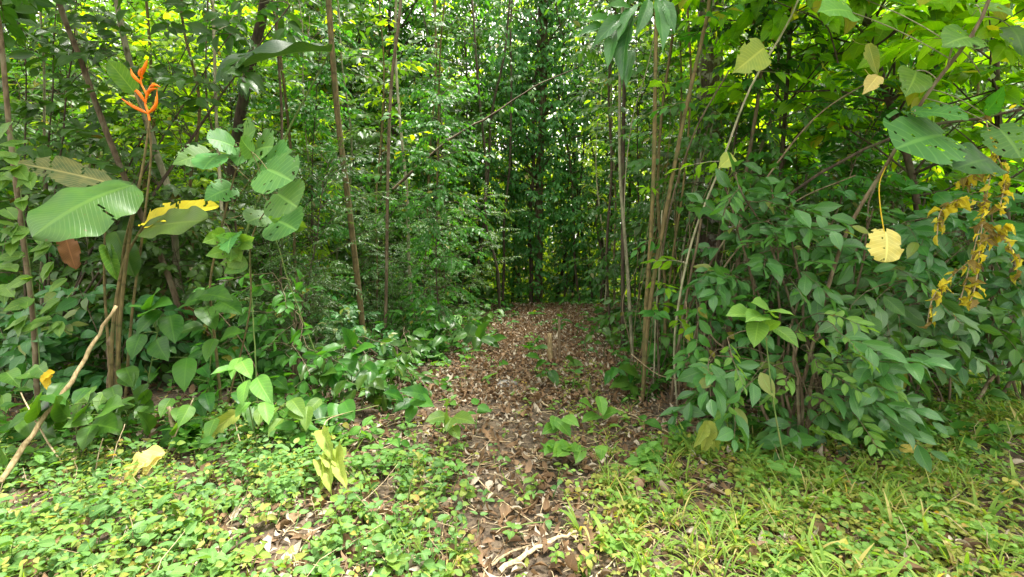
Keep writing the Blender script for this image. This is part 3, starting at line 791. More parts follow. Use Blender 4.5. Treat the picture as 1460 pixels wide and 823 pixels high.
# --- orange heliconia in the left foreground
def heliconia():
    base = W(165, 565, 3.75)
    root = thing('heliconia', 'tall heliconia with orange flower and huge torn leaf, left foreground', 'flower plant', base)
    st = Geo()
    lines = [[(163, 606, 3.75), (172, 450, 3.72), (186, 330, 3.7), (205, 230, 3.68), (213, 172, 3.66)],
             [(172, 606, 3.8), (168, 470, 3.8), (176, 360, 3.8), (192, 290, 3.72), (188, 262, 3.62)],
             [(158, 606, 3.7), (160, 480, 3.7), (175, 380, 3.75), (200, 330, 3.8), (207, 322, 3.8)],
             [(176, 606, 3.9), (188, 450, 3.95), (205, 320, 4.0), (215, 200, 4.0), (190, 128, 3.95)],
             [(165, 606, 3.85), (150, 430, 3.9), (150, 330, 3.95), (158, 262, 3.95)]]
    for i, l in enumerate(lines):
        P = smooth(PP(l), 5); st.tube(P, np.linspace(0.017 if i < 3 else 0.012, 0.006, len(P)), 8)
    st.build('stem', M['cane'], root, base)
    # leaves
    big_leaf('paddle', W(190, 264, 3.62), W(46, 338, 3.12), 1.45, 'heli', root, origin=base, facing=(0.1, -0.8, 0.62), fold=-0.26, droop=0.6, wave=0.03, tears=1, seed=3, tone=0.6, segs=60, half=8)
    big_leaf('oblong', W(160, 262, 3.95), W(22, 232, 3.7), 1.2, 'halfdead', root, origin=base, facing=(0, -0.7, 0.7), fold=0.1, wave=0.03, holes=0.3, tears=7, edge=0.9, seed=5, segs=50, half=7, label='half-dead ragged pale brown leaf')
    big_leaf('oblong', W(192, 132, 3.95), W(154, 86, 3.8), 1.35, 'fresh', root, origin=base, facing=(0.2, -0.8, 0.5), seed=6, tone=.2, fold=0.3)
    o = big_leaf('oblong', W(206, 326, 3.78), W(296, 314, 3.45), 0.85, 'heli', root, origin=base, facing=(0, -0.75, 0.6), fold=0.1, seed=8, tone=.9, segs=50, half=7)
    big_leaf('oblong', W(206, 318, 3.90), W(312, 294, 3.68), 0.75, 'yellow', root, name='yellow_leaf', origin=base, facing=(0, -0.75, 0.6), fold=0.3, seed=9, edge=0.9, tears=6, tone=.6, segs=50, half=7)
    big_leaf('oblong', W(165, 330, 3.9), W(192, 395, 3.9), 1.1, 'heli', root, origin=base, seed=10, fold=.7, tone=.2)
    big_leaf('oblong', W(92, 335, 3.9), W(108, 385, 3.85), 1.0, 'brownleaf', root, origin=base, seed=12, fold=.7, wave=.06, edge=.6, segs=30, label='shrivelled brown leaf hanging down')
    big_leaf('oblong', W(150, 350, 3.85), W(168, 400, 3.75), 0.7, 'fresh', root, origin=base, seed=14, fold=.9)
    # flower
    fl = Geo(); P = smooth(PP([(213, 172, 3.66), (211, 160, 3.66), (207, 148, 3.66), (209, 136, 3.66), (201, 118, 3.66), (203, 104, 3.66)]), 4)
    fl.tube(P, np.linspace(0.008, 0.005, len(P)), 8)
    fo = fl.build('flower', M['orange'], root, base)
    br = [((211, 162), (190, 152), (172, 140)), ((211, 162), (222, 150), (224, 127)), ((208, 147), (196, 131), (191, 131)), ((208, 140), (218, 122), (229, 124)),
          ((202, 120), (190, 108), (186, 97)), ((203, 106), (207, 94), (211, 83)), ((208, 134), (215, 128), (226, 126)), ((203, 112), (199, 104), (203, 96))]
    for a, b, c in br:
        g = Geo(); Q = smooth(np.array([W(*a, 3.66), W(*b, 3.63), W(*c, 3.62)]), 5)
        n = len(Q); rr = 0.0115 * np.sin(np.linspace(0.6, PI, n)) ** 1.3 + 0.0008
        g.tube(Q, rr, 8)
        g.build('bract', M['orange'], fo, base)
        g = Geo(); m_ = n // 2; g.tube(np.array([Q[m_], Q[m_] + (0, -.004, .014), Q[m_] + (Q[-1] - Q[m_]) * .35 + (0, -.004, .022)]), [.004, .005, .001], 6); g.build('floret', M['yellow'], fo, base)
heliconia()
def second_heliconia():
    base = W(300, 545, 4.9)
    root = thing('wild_banana', 'wild banana with one long dark leaf arching left behind the round-leaved sapling', 'banana plant', base)
    g = Geo(); P = smooth(PP([(300, 545, 4.9), (335, 380, 4.95), (400, 210, 5.0), (470, 75, 5.0)]), 5); g.tube(P, np.linspace(0.02, 0.008, len(P)), 8); g.build('stem', M['green'], root, base)
    big_leaf('oblong', W(472, 74, 5.0), W(306, 118, 4.2), 0.72, 'heli_dark', root, origin=base, facing=(-0.1, -0.55, 0.8), fold=0.35, droop=0.5, seed=2, segs=50, half=7, tears=1)
    big_leaf('oblong', W(300, 470, 4.6), W(262, 430, 4.5), .8, 'brownleaf', root, origin=base, seed=16, fold=.8, wave=.05, edge=.6)
    big_leaf('oblong', W(310, 440, 4.6), W(296, 480, 4.5), .7, 'brownleaf', root, origin=base, seed=17, fold=.8, wave=.05, edge=.6)
second_heliconia()

# --- sapling with big round insect-eaten leaves
def round_sapling():
    base = W(318, 600, 3.75)
    root = thing('round_leaved_sapling', 'pale green sapling with large round insect-eaten leaves beside the orange flower', 'sapling', base)
    w = Geo()
    main = smooth(PP([(318, 600, 3.75), (305, 470, 3.7), (300, 400, 3.65), (322, 300, 3.6), (345, 210, 3.55)]), 6)
    w.tube(main, np.linspace(0.012, 0.005, len(main)), 8)
    s2 = smooth(PP([(318, 600, 3.75), (355, 450, 3.6), (358, 345, 3.5), (385, 290, 3.45)]), 6); w.tube(s2, np.linspace(0.008, 0.004, len(s2)), 7)
    lv = [(268, 228, 68, 200), (313, 203, 56, 160), (356, 197, 46, 60), (344, 226, 44, 250), (376, 213, 40, 20), (400, 250, 56, 330), (308, 278, 58, 210), (411, 286, 50, 320), (366, 313, 44, 200),
          (350, 205, 40, 120), (395, 228, 40, 10), (410, 322, 44, 330), (328, 350, 40, 260), (300, 232, 44, 230)]
    for i, (x, y, s, an) in enumerate(lv):
        d = 3.25 + 0.35 * R.random()
        an = math.radians(an); h = s * 0.39
        a = W(x - math.cos(an) * h, y + math.sin(an) * h * 0.8, d + 0.04); b = W(x + math.cos(an) * h * .9, y - math.sin(an) * h * 0.75, d - 0.10)
        big_leaf('round' if i % 3 else 'heart', a, b, 1.3, 'maca', root, origin=base, facing=(R.gauss(0, .2), -0.9, 0.45), fold=0.12, droop=0.5, wave=0.015, holes=(0.28 if i % 2 == 0 else 0.08), edge=0.1, seed=20 + i, segs=34, half=9)
        Q = main[-1] if i < 6 else (s2[-1] if i % 2 else main[int(len(main) * 0.7)])
        w.tube(curve(Q, a, 6, sag=-0.03), 0.0025, 5)
    for i, (x, y) in enumerate([(330, 355), (352, 372), (418, 320), (320, 335), (345, 345)]):
        p = W(x, y, 3.4)
        for k in range(3):
            t = p + unit(np.array([R.uniform(-1, 1), -0.5, R.uniform(-0.6, 0.3)])) * 0.17
            big_leaf('ovate', p, t, 1.1, 'fresh', root, origin=base, seed=50 + i * 3 + k, holes=0.2, segs=16, half=4)
    w.build('stem', M['cane'], root, base)
round_sapling()

# --- slender trunks and canes of the left side
tree_px('slender_tree', 'smooth brown trunk leaning left behind the orange flower', [(238, 388, 4.6), (200, 290, 4.5), (150, 200, 4.4), (118, 100, 4.3), (80, -5, 4.2)][0:5] if False else [(262, 470, 4.6), (238, 388, 4.6), (185, 270, 4.5), (145, 170, 4.4), (115, 85, 4.3), (82, -5, 4.2)], 0.030, 0.016, 5.5, 'bark', 'dark', size=0.17, ncrown=22)
tree_px('slender_tree', 'lichen-spotted grey trunk rising right behind the orange flower', [(262, 520, 5.2), (245, 300, 5.1), (222, 215, 5.1), (190, 110, 5.0), (165, -5, 5.0)], 0.034, 0.02, 6, 'bark_pale', 'mid', size=0.15, ncrown=22)
tree_px('slender_tree', 'dark vine-wrapped trunk behind the long dark banana leaf', [(318, 430, 6.4), (325, 300, 6.4), (340, 180, 6.3), (358, 90, 6.2), (378, -5, 6.1)], 0.075, 0.045, 7, 'bark_dark', 'mid', size=0.13, ncrown=26, low=8, toward=.2)
tree_px('thin_pole_tree', 'thin pale lichen-covered pole tree above the round leaves', [(318, 330, 5.0), (309, 180, 5.0), (306, 80, 5.0), (303, -5, 5.0)], 0.017, 0.012, 5.5, 'bark_pale', 'mid', ncrown=14, crlen=.6)
tree_px('slender_tree', 'olive brown slender trunk left of the path, thicker of the two', [(518, 480, 5.6), (512, 420, 5.6), (497, 290, 5.5), (481, 160, 5.4), (468, -5, 5.3)], 0.036, 0.026, 7, 'cane', 'mid', size=0.12, ncrown=26, low=3)
tree_px('thin_pole_tree', 'thin straight pale cane between the slender trunk and the path', [(548, 500, 5.6), (551, 400, 5.6), (553, 250, 5.5), (558, 120, 5.5), (572, -5, 5.4)], 0.021, 0.014, 7, 'bark', 'mid', size=0.11, ncrown=20, low=4)
def left_climber():
    pts = [(52, 545, 3.7), (46, 440, 3.7), (30, 320, 3.65), (14, 190, 3.6), (2, 60, 3.5), (-10, -20, 3.4)]
    tree_px('slender_tree', 'thin leaning trunk at the left picture edge carrying a heart-leaved vine', pts, 0.020, 0.012, 5.0, 'bark', 'dark', size=0.16, ncrown=20)
    base = W(60, 560, 3.55); root = thing('climbing_vine', 'fresh green heart-leaved vine climbing the leftmost thin trunk', 'vine', base)
    w = Geo(); P = smooth(PP([(60, 560, 3.55), (50, 440, 3.6), (35, 320, 3.58), (20, 200, 3.52), (5, 180, 3.5)]), 6); w.tube(P, 0.003, 5)
    g = Geo()
    sp = [(15, 222), (28, 205), (12, 178), (25, 240), (42, 250), (30, 285), (20, 322), (35, 330), (20, 345), (68, 350), (28, 365), (72, 378), (38, 398), (80, 430), (68, 455), (35, 455), (50, 465), (90, 400), (8, 410), (60, 330), (10, 300), (5, 250), (40, 430), (14, 380), (84, 462)]
    for i, (x, y) in enumerate(sp):
        q = P[np.argmin(np.abs(P[:, 2] - W(x, y, 3.5)[2]))]
        c = W(x, y, 3.4); w.tube(curve(q, c, 4, sag=-0.01), 0.0015, 4)
        for k in range(2 if i % 3 else 3):
            t = c + unit(np.array([R.uniform(-1, 1), -0.35, R.uniform(-0.9, 0.1)])) * R.uniform(0.09, 0.15)
            big_leaf('heart', c, t, 0.9, 'fresh', geo=g, seed=i * 3 + k, segs=10, half=3, facing=(R.gauss(0, .3), -0.7, 0.7))
    w.build('stem', M['green'], root, base); g.build('foliage', M['fresh'], root, base)
left_climber()
M['bark_tan'] = bark_mat('tan_cane', (0.17, 0.125, 0.06), (0.29, 0.225, 0.12), (0.13, 0.11, 0.05), 14, patch=0.6, bump=0.5)
stick('dead_cane', 'thick tan broken cane leaning down to the lower left corner', 'broken cane', [(0, 688, 2.55), (45, 620, 2.75), (100, 545, 2.95), (135, 487, 3.1), (166, 436, 3.2)], 0.016, 0.010, 'bark_tan', k=9, jit=0.12)
stick('rotten_stump', 'short brown rotten stem standing below the heliconia', 'stump', [(158, 572, 3.9), (160, 520, 3.9), (157, 480, 3.9)], 0.03, 0.022, 'twig', jit=.15)
stick('broken_stump', 'short tan broken stub standing in the left undergrowth', 'stump', [(252, 650, 3.1), (247, 612, 3.1), (240, 580, 3.1)], 0.014, 0.013, 'dry', jit=.15)
for lab, pts, r, mt in [
 ('pale thin stick slanting up right of the tan broken stub', [(225, 668, 2.95), (250, 620, 3.0), (276, 568, 3.1)], .005, 'dry'),
 ('long pale straw cane bending across the left foreground to the wilted leaf', [(285, 650, 3.0), (350, 628, 3.1), (420, 606, 3.2), (490, 590, 3.3), (540, 578, 3.4)], .006, 'green'),
 ('straw coloured stick crossing behind the tan broken cane', [(108, 690, 2.7), (75, 640, 2.8), (45, 590, 2.9), (30, 560, 3.0)], .006, 'dry'),
 ('thin pale stick lying low in the left ground cover', [(205, 812, 2.05), (238, 760, 2.2), (262, 715, 2.35), (280, 690, 2.45)], .004, 'dry'),
 ('thin stick standing near the pale wilted leaf', [(134, 685, 2.65), (140, 650, 2.7), (147, 625, 2.72)], .004, 'dry'),
 ('pale stick leaning right behind the pale wilted leaf', [(155, 680, 2.7), (165, 640, 2.8), (178, 605, 2.9)], .004, 'dry'),
 ('green cane bending from the round-leaved sapling down to the undergrowth', [(365, 530, 3.6), (362, 470, 3.6), (357, 400, 3.6), (355, 345, 3.6)], .006, 'green'),
 ('thin olive cane slanting down right of the round-leaved sapling', [(455, 520, 3.9), (425, 440, 3.8), (405, 380, 3.7), (388, 322, 3.6)], .006, 'green'),
 ('thin brown stem curving between broad leaves left of the path', [(368, 535, 3.9), (340, 480, 3.9), (310, 445, 3.9)], .005, 'twig')]:
    stick('thin_stick', lab, 'stick', pts, r, r * 0.6, mt)

# broad-leaved undergrowth plants
def leafy(name, label, cat, base_px, leaves, mat='mid', kind='ovate', stem='green', wid=1.0, d=None, nl=None):
    g0 = G(*base_px) if d is None else W(base_px[0], base_px[1], d)
    g0[2] = gz(g0[0], g0[1]) - .01
    root = thing(name, label, cat, g0); w = Geo(); g = Geo()
    cx_, cy_ = sum(l[0] for l in leaves) / len(leaves), sum(l[1] for l in leaves) / len(leaves)
    top = W(cx_, cy_ + 4, g0[1] - .1)
    if top[2] < g0[2] + .03: top[2] = g0[2] + .03
    MS = smooth(np.array([g0, g0 * .5 + top * .5 + np.array([R.gauss(0, .015), .01, 0]), top]), 5); w.tube(MS, np.linspace(.006, .003, len(MS)), 6)
    for i, (x, y, s, an) in enumerate(leaves):
        dd = g0[1] - 0.10 - 0.18 * R.random()
        an = math.radians(an); h = s * 0.5
        a = W(x - math.cos(an) * h, y + math.sin(an) * h, dd + 0.05); b = W(x + math.cos(an) * h, y - math.sin(an) * h, dd - 0.08)
        big_leaf(kind, a, b, wid, mat, geo=g, seed=i + int(base_px[0]), segs=14, half=3, fold=0.25, droop=0.5, wave=0.015, facing=(R.gauss(0, .25), -0.6, 0.8), tone=R.random())
        q0 = MS[max(2, min(len(MS) - 1, int(np.argmin(np.abs(MS[:, 2] - a[2] + .03)))))]; w.tube(curve(q0, a, 6, sag=-0.012), np.linspace(0.003, 0.0016, 6), 5)
    w.build('stem', M[stem], root, g0); g.build('foliage', M[mat], root, g0)
    return root
leafy('broadleaf_plant', 'dark broad-leaved plant right behind the tan broken cane', 'plant', (205, 600), [(212, 462, 52, 225), (195, 495, 40, 250), (228, 440, 40, 20), (246, 470, 42, 280), (265, 535, 50, 265), (222, 425, 30, 60), (198, 440, 34, 170), (232, 500, 36, 300)], 'mid', wid=1.1)
leafy('broadleaf_plant', 'plant with broad glossy leaves low behind the tan broken cane', 'plant', (115, 655), [(110, 603, 46, 200), (130, 580, 40, 60), (150, 610, 44, 350), (90, 580, 36, 120), (125, 625, 40, 250), (160, 585, 38, 20), (30, 600, 48, 215), (60, 575, 40, 80)], 'mid', wid=1.1)
leafy('broadleaf_plant', 'broad-leaved plant with pointed leaves under the round-leaved sapling', 'plant', (290, 590), [(285, 430, 44, 10), (310, 425, 46, 350), (270, 470, 40, 200), (298, 455, 40, 300), (330, 440, 40, 330), (300, 500, 36, 250), (330, 480, 36, 20)], 'mid')
leafy('young_plant', 'bright light green young plant with drooping pointed leaves, left foreground', 'seedling', (370, 650), [(318, 530, 38, 195), (336, 526, 34, 250), (352, 528, 30, 300), (350, 562, 40, 260), (378, 558, 46, 300), (380, 590, 34, 280), (345, 585, 30, 230)], 'fresh', wid=0.9)
leafy('big_leaf_plant', 'big dark glossy leaf rising at the lower left picture edge', 'plant', (5, 680), [(6, 608, 90, 95), (-25, 620, 70, 130)], 'mid', wid=1.0)
leafy('pale_leaf_plant', 'bright pale green upright leaf cluster in front of blue-green shrub', 'seedling', (1130, 560), [(1058, 452, 46, 175), (1085, 440, 34, 150), (1112, 448, 42, 355), (1078, 478, 38, 260), (1122, 482, 44, 320), (1100, 465, 30, 30), (1075, 455, 26, 200)], 'fresh', d=2.72, wid=1.05)
for lab, b, lv in [
 ('bright seedling with three upright leaves on the left path edge', (640, 625), [(622, 598, 36, 195), (641, 583, 30, 90), (662, 600, 34, 345), (640, 606, 22, 250), (650, 618, 22, 300)]),
 ('drooping long-leaved seedling on the path right of centre', (795, 622), [(804, 612, 32, 310), (790, 604, 20, 260), (815, 602, 26, 330), (782, 614, 22, 210)]),
 ('pair-leaved seedling on the right path edge', (855, 605), [(835, 578, 24, 150), (857, 580, 30, 280), (842, 598, 28, 200), (872, 590, 24, 20)]),
 ('seedling with dark arching leaves left of the path stubs', (690, 500), [(668, 478, 34, 250), (690, 472, 34, 60), (700, 490, 30, 330), (652, 482, 30, 210), (680, 492, 26, 270), (712, 484, 24, 10)]),
 ('single round-leaved seedling beside the short stubs on the path', (822, 530), [(822, 520, 22, 350), (812, 514, 16, 150)]),
 ('small leafy seedling in front of the short path stubs', (790, 545), [(760, 510, 20, 170), (790, 540, 26, 300), (772, 520, 20, 30)]),
 ('low leafy seedling at the foot of the right cane cluster', (905, 560), [(885, 548, 34, 200), (895, 530, 30, 160), (912, 545, 26, 20), (902, 558, 24, 280)]),
 ('round-topped seedling left of the path below the thin pale cane', (590, 590), [(590, 562, 44, 170), (575, 580, 34, 210), (604, 575, 34, 340), (585, 592, 30, 250), (560, 565, 30, 160)]),
 ('dark leafy seedling under the slender olive trunk', (500, 560), [(470, 500, 36, 200), (495, 480, 34, 120), (520, 500, 34, 20), (500, 520, 34, 270), (480, 530, 30, 230), (530, 530, 30, 320)])]:
    leafy('seedling', lab, 'seedling', b, lv, 'fresh' if 'bright' in lab or 'pair' in lab or 'drooping' in lab else 'mid')

# wilted leaves
def wilted(name, label, parts_, mat, stalk=None):
    base = W(*parts_[0][0]); g = Geo()
    for i, (a, b, wd) in enumerate(parts_):
        big_leaf('oblong' if wd > .9 else 'ovate', W(*a), W(*b), wd, mat, geo=g, fold=0.8, wave=0.05, droop=0.9, seed=i + int(a[0]), edge=.2, segs=22, facing=(R.gauss(0, .5), -0.8, 0.4))
    root = thing(name, label, 'dead leaf' if 'dead' in label else 'leaf', base)
    g.build('blade', M[mat], root, base)
    if stalk: w = Geo(); w.tube(smooth(PP(stalk), 4), 0.004, 5); w.build('stalk', M['dry'], root, base)
wilted('wilted_leaf', 'crumpled pale green wilted leaf hanging in the left centre foreground', [((460, 612, 2.65), (480, 662, 2.5), .7), ((472, 640, 2.65), (455, 704, 2.4), .8), ((476, 645, 2.65), (496, 700, 2.4), .7), ((470, 650, 2.6), (474, 708, 2.38), .7)], 'wilt', [(490, 590, 3.3), (468, 598, 2.9), (460, 612, 2.65)])
wilted('wilted_leaf', 'pale yellow crumpled wilted leaf lying in left foreground cover', [((235, 645, 2.75), (178, 688, 2.6), 1.3), ((230, 650, 2.7), (205, 680, 2.62), 1.0)], 'pale')
wilted('wilted_leaf', 'brown-spotted yellowish leaf hanging from a stalk in the left undergrowth', [((340, 588, 3.2), (288, 625, 3.1), 1.0)], 'wilt', [(345, 640, 3.0), (335, 600, 3.2), (340, 588, 3.2)])
wilted('yellow_leaf', 'small bright yellow leaf behind the tan broken cane', [((78, 530, 3.1), (58, 545, 3.05), 1.3), ((74, 535, 3.1), (70, 560, 3.05), .9)], 'yellow')
wilted('wilted_leaf', 'limp green leaves hanging at the foot of the blue-green shrub', [((1010, 600, 2.95), (1000, 650, 2.9), .8), ((1015, 605, 2.95), (1022, 652, 2.9), .7), ((1006, 605, 2.9), (988, 640, 2.85), .7)], 'wilt')
wilted('fallen_leaf', 'pale yellow fallen leaf below the right shrub', [((1282, 640, 2.85), (1318, 642, 2.8), 1.0)], 'pale')
wilted('fallen_leaf', 'pale yellow fallen leaf in the centre foreground', [((642, 692, 2.62), (626, 722, 2.5), 1.3)], 'pale')
wilted('fallen_leaf', 'curled orange-brown dead leaf beside the pale one in the centre foreground', [((675, 695, 2.6), (645, 712, 2.55), 1.3), ((672, 705, 2.6), (655, 722, 2.5), 1.0)], 'brownleaf')
wilted('fallen_leaf', 'curled tan dead leaf at the left edge of the litter', [((540, 685, 2.6), (508, 692, 2.55), 1.0)], 'brownleaf')
wilted('fallen_leaf', 'tan dead leaf at the bottom picture edge left of centre', [((372, 808, 2.02), (352, 822, 1.98), 1.2)], 'brownleaf')

# stubs and fallen sticks on the path
def stone():
    c = G(722, 549); g = Geo(); P = [c + np.array([0, 0, z]) for z in (-.02, .012, .03, .034)]
    g.tube(np.array(P), [.10, .115, .085, .01], 11, jit=.16, cap=True)
    tag(g.build('stone', M['rock'], origin=c, smooth=True), 'flat grey stone half buried in the litter of the path', 'stone')
M['rock'] = bark_mat('grey_stone', (0.16, 0.15, 0.14), (0.30, 0.28, 0.26), (0.12, 0.11, 0.10), 12, stretch=1)
stone()
def stubs():
    b = G(792, 518); root = thing('cut_stubs', 'short cut woody stubs standing in the middle of the path', 'stump', b)
    for x, y0, y1, r in ((785, 515, 476, .034), (798, 512, 456, .017), (792, 520, 492, .022)):
        g = Geo(); p = W(x, y0, b[1]); q = W(x + R.uniform(-2, 2), y1, b[1]); g.tube(curve(p, q, 6, jit=.003), np.linspace(r, r * .85, 6), 8, jit=.12, cap=True); g.build('stub', M['bark_tan' if r > .03 else 'twig'], root, b)
stubs()
for lab, pts, r, mt in [
 ('thick pale stick lying on the bare strip at the bottom centre', [(712, 826), (750, 800), (785, 782), (822, 768)], .012, 'dry'),
 ('thinner pale stick lying left of the thick one at the bottom centre', [(700, 815), (725, 798), (770, 782)], .007, 'dry'),
 ('long stick lying along the right path edge under the shrub', [(878, 588), (920, 605), (970, 632), (1042, 664)], .009, 'dry'),
 ('forked pale twig lying on the bare strip in the centre foreground', [(672, 680), (700, 708), (735, 735), (760, 752)], .004, 'dry'),
 ('stick lying across the path edge near the seedling pair', [(850, 600), (900, 602), (950, 618)], .009, 'twig'),
 ('greenish thin stick lying across the bottom of the bare strip', [(700, 762), (740, 756), (775, 752), (805, 762)], .004, 'green'),
 ('short pale stick lying in the middle of the path', [(752, 560), (768, 575), (782, 585)], .010, 'dry'),
 ('thin twig lying left of the path before the seedling', [(560, 640), (600, 622), (650, 612)], .005, 'dry'),
 ('curved twig in the lower left foreground cover', [(520, 790), (560, 800), (590, 822)], .005, 'dry')]:
    P3 = [(x, y, G(x, y)[1]) for x, y in pts]
    o = stick('fallen_stick', lab, 'stick', P3, r, r * .6, mt); o.location.z += r * 1.2 + 0.02

# --- right side: cane cluster
def cluster():
    C = [
     ('upright olive trunk at the left of the right cane cluster', 'slender_tree', [(918, 560), (920, 460), (930, 300), (934, 150), (936, -5)], 4.35, .020, .013, 'cane'),
     ('trunk of the right cane cluster leaning right past the upright one', 'slender_tree', [(915, 585), (925, 450), (948, 310), (975, 170), (1000, 60), (1012, -5)], 4.1, .019, .011, 'cane'),
     ('dark upright pole close behind the cane cluster', 'slender_tree', [(888, 480), (888, 330), (889, 180), (892, 60), (896, -5)], 6.0, .026, .018, 'bark_dark'),
     ('brown cane ending in a broken tip right of the cane cluster', 'cane', [(958, 560), (970, 470), (988, 380), (1000, 312)], 4.0, .014, .009, 'bark'),
     ('straight thin pale cane rising steeply to the pale yellowish leaf', 'cane', [(966, 590), (962, 480), (985, 350), (1030, 230), (1070, 125), (1140, -5)], 4.0, .010, .006, 'bark_pale'),
     ('thin brown cane in the heart of the right cane cluster', 'cane', [(940, 540), (938, 430), (955, 300), (990, 190), (1040, 100)], 4.3, .012, .006, 'bark'),
     ('short thin pole left of the broken cane', 'cane', [(932, 540), (935, 450), (942, 360), (944, 300)], 4.3, .009, .006, 'bark_pale'),
     ('cane arching far right out of the cane cluster', 'cane', [(972, 585), (968, 500), (1000, 400), (1075, 280), (1160, 170), (1250, 110)], 4.1, .011, .005, 'bark'),
     ('lowest thin cane arching right above blue-green shrub', 'cane', [(985, 590), (990, 480), (1040, 370), (1130, 290), (1220, 250)], 3.9, .009, .004, 'bark'),
     ('thin crooked pale twig standing before the right cane cluster', 'cane', [(1000, 570), (985, 520), (980, 470), (978, 430)], 3.9, .008, .006, 'twig'),
     ('thin vine hanging left of the upright olive trunk', 'vine', [(896, 440), (890, 300), (900, 180), (925, 90), (938, 20)], 4.5, .005, .004, 'bark_pale'),
     ('bent pale twig crossing low in front of the cane cluster', 'cane', [(1040, 560), (990, 545), (940, 535), (900, 505)], 3.8, .006, .003, 'dry'),
     ('long thin dark cane behind the cane cluster', 'cane', [(870, 470), (865, 360), (872, 240), (868, 120), (880, -5)], 7.0, .020, .014, 'bark_dark'),
     ('thin olive cane curving left at the back of the cane cluster', 'cane', [(952, 520), (955, 400), (975, 260), (985, 120), (980, -5)], 4.9, .012, .009, 'cane')]
    for lab, nm, pts, d, r0, r1, mt in C:
        top = pts[-1][1] < 0
        P = [(x, y, d - 0.12 * i * (0.5 if i else 0)) for i, (x, y) in enumerate(pts)]
        if top: tree_px(nm, lab, P, r0, r1, 5.6, mt, R.choice(['mid', 'blue', 'lime']), leafkind='elliptic', size=0.16, ncrown=12, crlen=.6, low=5, lowsize=.13, cat='tree' if nm == 'slender_tree' else nm, k=7)
        elif nm == 'vine' or 'bent' in lab or 'crooked' in lab or 'broken' in lab: stick(nm, lab, nm, P, r0, r1, mt)
        else: tree_px(nm, lab, P, r0, r1, 0, mt, R.choice(['mid', 'blue']), leafkind='ovate', size=.13, ncrown=0, low=6, lowsize=.14, cat=nm, parts=('stem', 'foliage'))
cluster()
# mossy canes filling the cluster
for i in range(24):
    x0 = R.uniform(895, 1030); d = R.uniform(3.9, 5.2); top = R.uniform(60, 420); dx = R.uniform(-10, 90)
    pts = [(x0, 565 - (d - 3.9) * 45, d), (x0 + dx * .15 + R.uniform(-14, 14), 500, d), (x0 + dx * .3 + R.uniform(-14, 14), 430, d), (x0 + dx * 0.6 + R.uniform(-16, 16), (430 + top) / 2, d), (x0 + dx, top, d - .1)]
    stick('thin_cane', 'thin crooked brown cane in the tangle right of the path', 'cane', pts, R.uniform(.003, .007), .002, R.choice(['bark', 'twig', 'bark_dark', 'cane']), group='thin canes in the tangle right of the path')
tree_px('mottled_tree', 'thick dark trunk with white lichen patches behind the cane cluster', [(1010, 420, 6.6), (1012, 250, 6.6), (1012, 100, 6.6), (1014, -5, 6.6)], 0.19, 0.13, 9, 'bark_mottled', 'lime', size=0.15, ncrown=30, crlen=1.8, k=14, low=6, toward=.6)

# long drooping leaves at the top of the path opening
def drooping():
    base = W(950, -40, 3.4); root = thing('drooping_branch', 'branch with long drooping narrow leaves hanging at the top right of centre', 'branch', base)
    w = Geo(); g = Geo()
    P = smooth(PP([(950, -40, 3.4), (930, -5, 3.3), (895, 20, 3.25), (860, 45, 3.2)]), 5); w.tube(P, np.linspace(.008, .003, len(P)), 6)
    for i, (x, y, x2, y2) in enumerate([(915, 5, 880, 62), (905, 15, 888, 120), (935, 0, 945, 75), (890, 22, 842, 70), (925, 0, 905, 55), (870, 30, 835, 28), (880, 40, 866, 100), (905, 70, 893, 128), (945, 0, 962, 50), (870, 40, 822, 52), (898, 12, 862, 10)]):
        q = P[np.argmin(np.linalg.norm(P - W(x, y, 3.27), axis=1))]; a = W(x, y, 3.27); w.tube(curve(q, a, 4), .002, 4)
        big_leaf('elliptic', a, W(x2, y2, 3.15), 0.62, geo=g, seed=i, segs=16, half=3, fold=.4, droop=.5, facing=(R.gauss(-.2, .4), -0.9, 0.25))
    w.build('twig', M['green'], root, base); g.build('foliage', M['blue'], root, base)
drooping()

